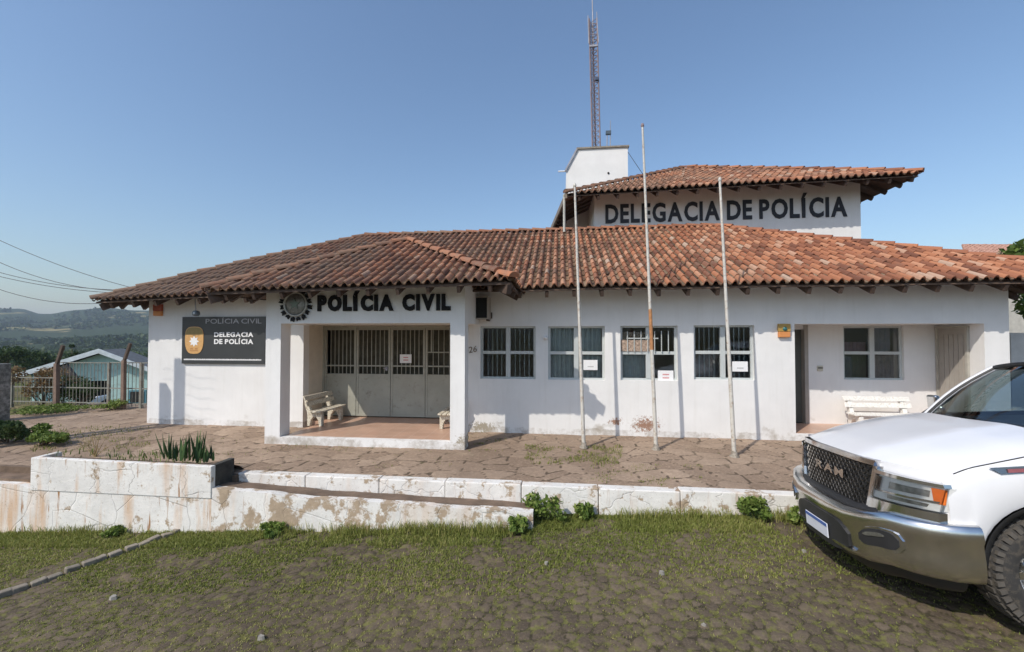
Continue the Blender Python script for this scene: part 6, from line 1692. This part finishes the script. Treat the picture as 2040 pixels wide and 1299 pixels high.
# tall grass tufts
gp_ = []
g = np.random.default_rng(9)
for (u, w_, k) in ((850, 90, 900), (700, 60, 300), (1290, 70, 400), (1390, 80, 500), (560, 70, 300), (150, 150, 500), (980, 60, 400), (1550, 60, 300)):
    x0 = LX(u, 5.1 if u < 1060 else 5.5); xx = g.normal(x0, w_ * 5.3 / F / 2, k); yy = (5.17 if u < 1060 else 5.56) - np.abs(g.normal(0, .07, k))
    gp_ += [(a, b, street_z(a, b)) for a, b in zip(xx, yy)]
blades('tall_grass', np.array(gp_), .13, .007, 31, M['leaf_grass'], lambda g, P, n: g.beta(2, 2, n) * .7 + .3, lean=.6)
# sword leaved plants and dry weeds in the planter
M['sword'] = leaf_mat('sword_leaf', (.025, .055, .022), (.055, .11, .035), (.24, .28, .10), .1)
r = random.Random(8)
for (u, hh, lb) in ((342, 62, 'sword leaved plant at the left of the clump in the planter'), (368, 52, 'dense dark sword leaved plant in the middle of the planter clump'), (396, 70, 'tallest sword leaved plant near the right end of the planter'), (414, 40, 'short sword leaved plant at the planter corner')):
    x0 = LX(u, 5.5); loc = Vector((x0, 5.5, fz(x0) - .03)); t = thing('snake_plant', lb, 'plant', tuple(loc), 'sword leaved plants in the planter')
    vs = []
    for k in range(22):
        a = r.uniform(0, 6.28); q = r.uniform(0, .12); b0_ = loc + Vector((math.cos(a) * q, math.sin(a) * q, 0)); H_ = hh * 5.6 / F * r.uniform(.35, 1.0); ln = Vector((r.uniform(-.22, .22), r.uniform(-.2, .2), 1)).normalized(); wd = r.uniform(.011, .019); dr = Vector((math.cos(a * 3), math.sin(a * 3), 0))
        for i in range(3):
            f0, f1 = i / 3, (i + 1) / 3; w0_, w1_ = [wd * (1 - abs(f - .35) ** 1.5 * 1.6) for f in (f0, f1)]; w1_ = .001 if i == 2 else max(w1_, .004)
            vs.append([b0_ + ln * H_ * f0 - dr * w0_, b0_ + ln * H_ * f0 + dr * w0_, b0_ + ln * H_ * f1 + dr * w1_, b0_ + ln * H_ * f1 - dr * w1_])
    V = np.array([[tuple(p - loc) for p in q] for q in vs]); quads_np('leaves', V, np.repeat(nrg.beta(1.6, 2.0, 22), 3), M['sword'], parent=t)
gp_ = []
for (u0, u1, k) in ((230, 330, 130), (120, 230, 40), (330, 420, 60)):
    for _ in range(k): xx = LX(r.uniform(u0, u1), 5.5); gp_.append((xx, r.uniform(5.3, 5.7), fz(xx) - .03))
blades('planter_grass', np.array(gp_), .07, .010, 41, M['leaf_mid'])
dw_ = thing('dry_weed', 'bare branching dry weed behind the planter', 'weed', (LX(195, 6.1), 6.1, -1.97)); mb = MB(); o_ = Vector((LX(195, 6.1), 6.1, -1.97))
for k in range(16):
    a = Vector((r.uniform(-.36, .36), r.uniform(-.1, .1), r.uniform(.15, .42))); m_ = o_ + a * .5 + Vector((r.uniform(-.04, .04), 0, .03)); mb.tube([o_, m_, o_ + a], [.006, .004, .002], 4, cap=False)
    for q in range(3): b_ = m_ + (o_ + a - m_) * r.uniform(.1, .8); mb.tube([b_, b_ + Vector((r.uniform(-.08, .08), 0, r.uniform(.03, .1)))], [.003, .0015], 3, cap=False)
mb.build('twigs', simple('straw_stems', (.32, .24, .12), .8), dw_)
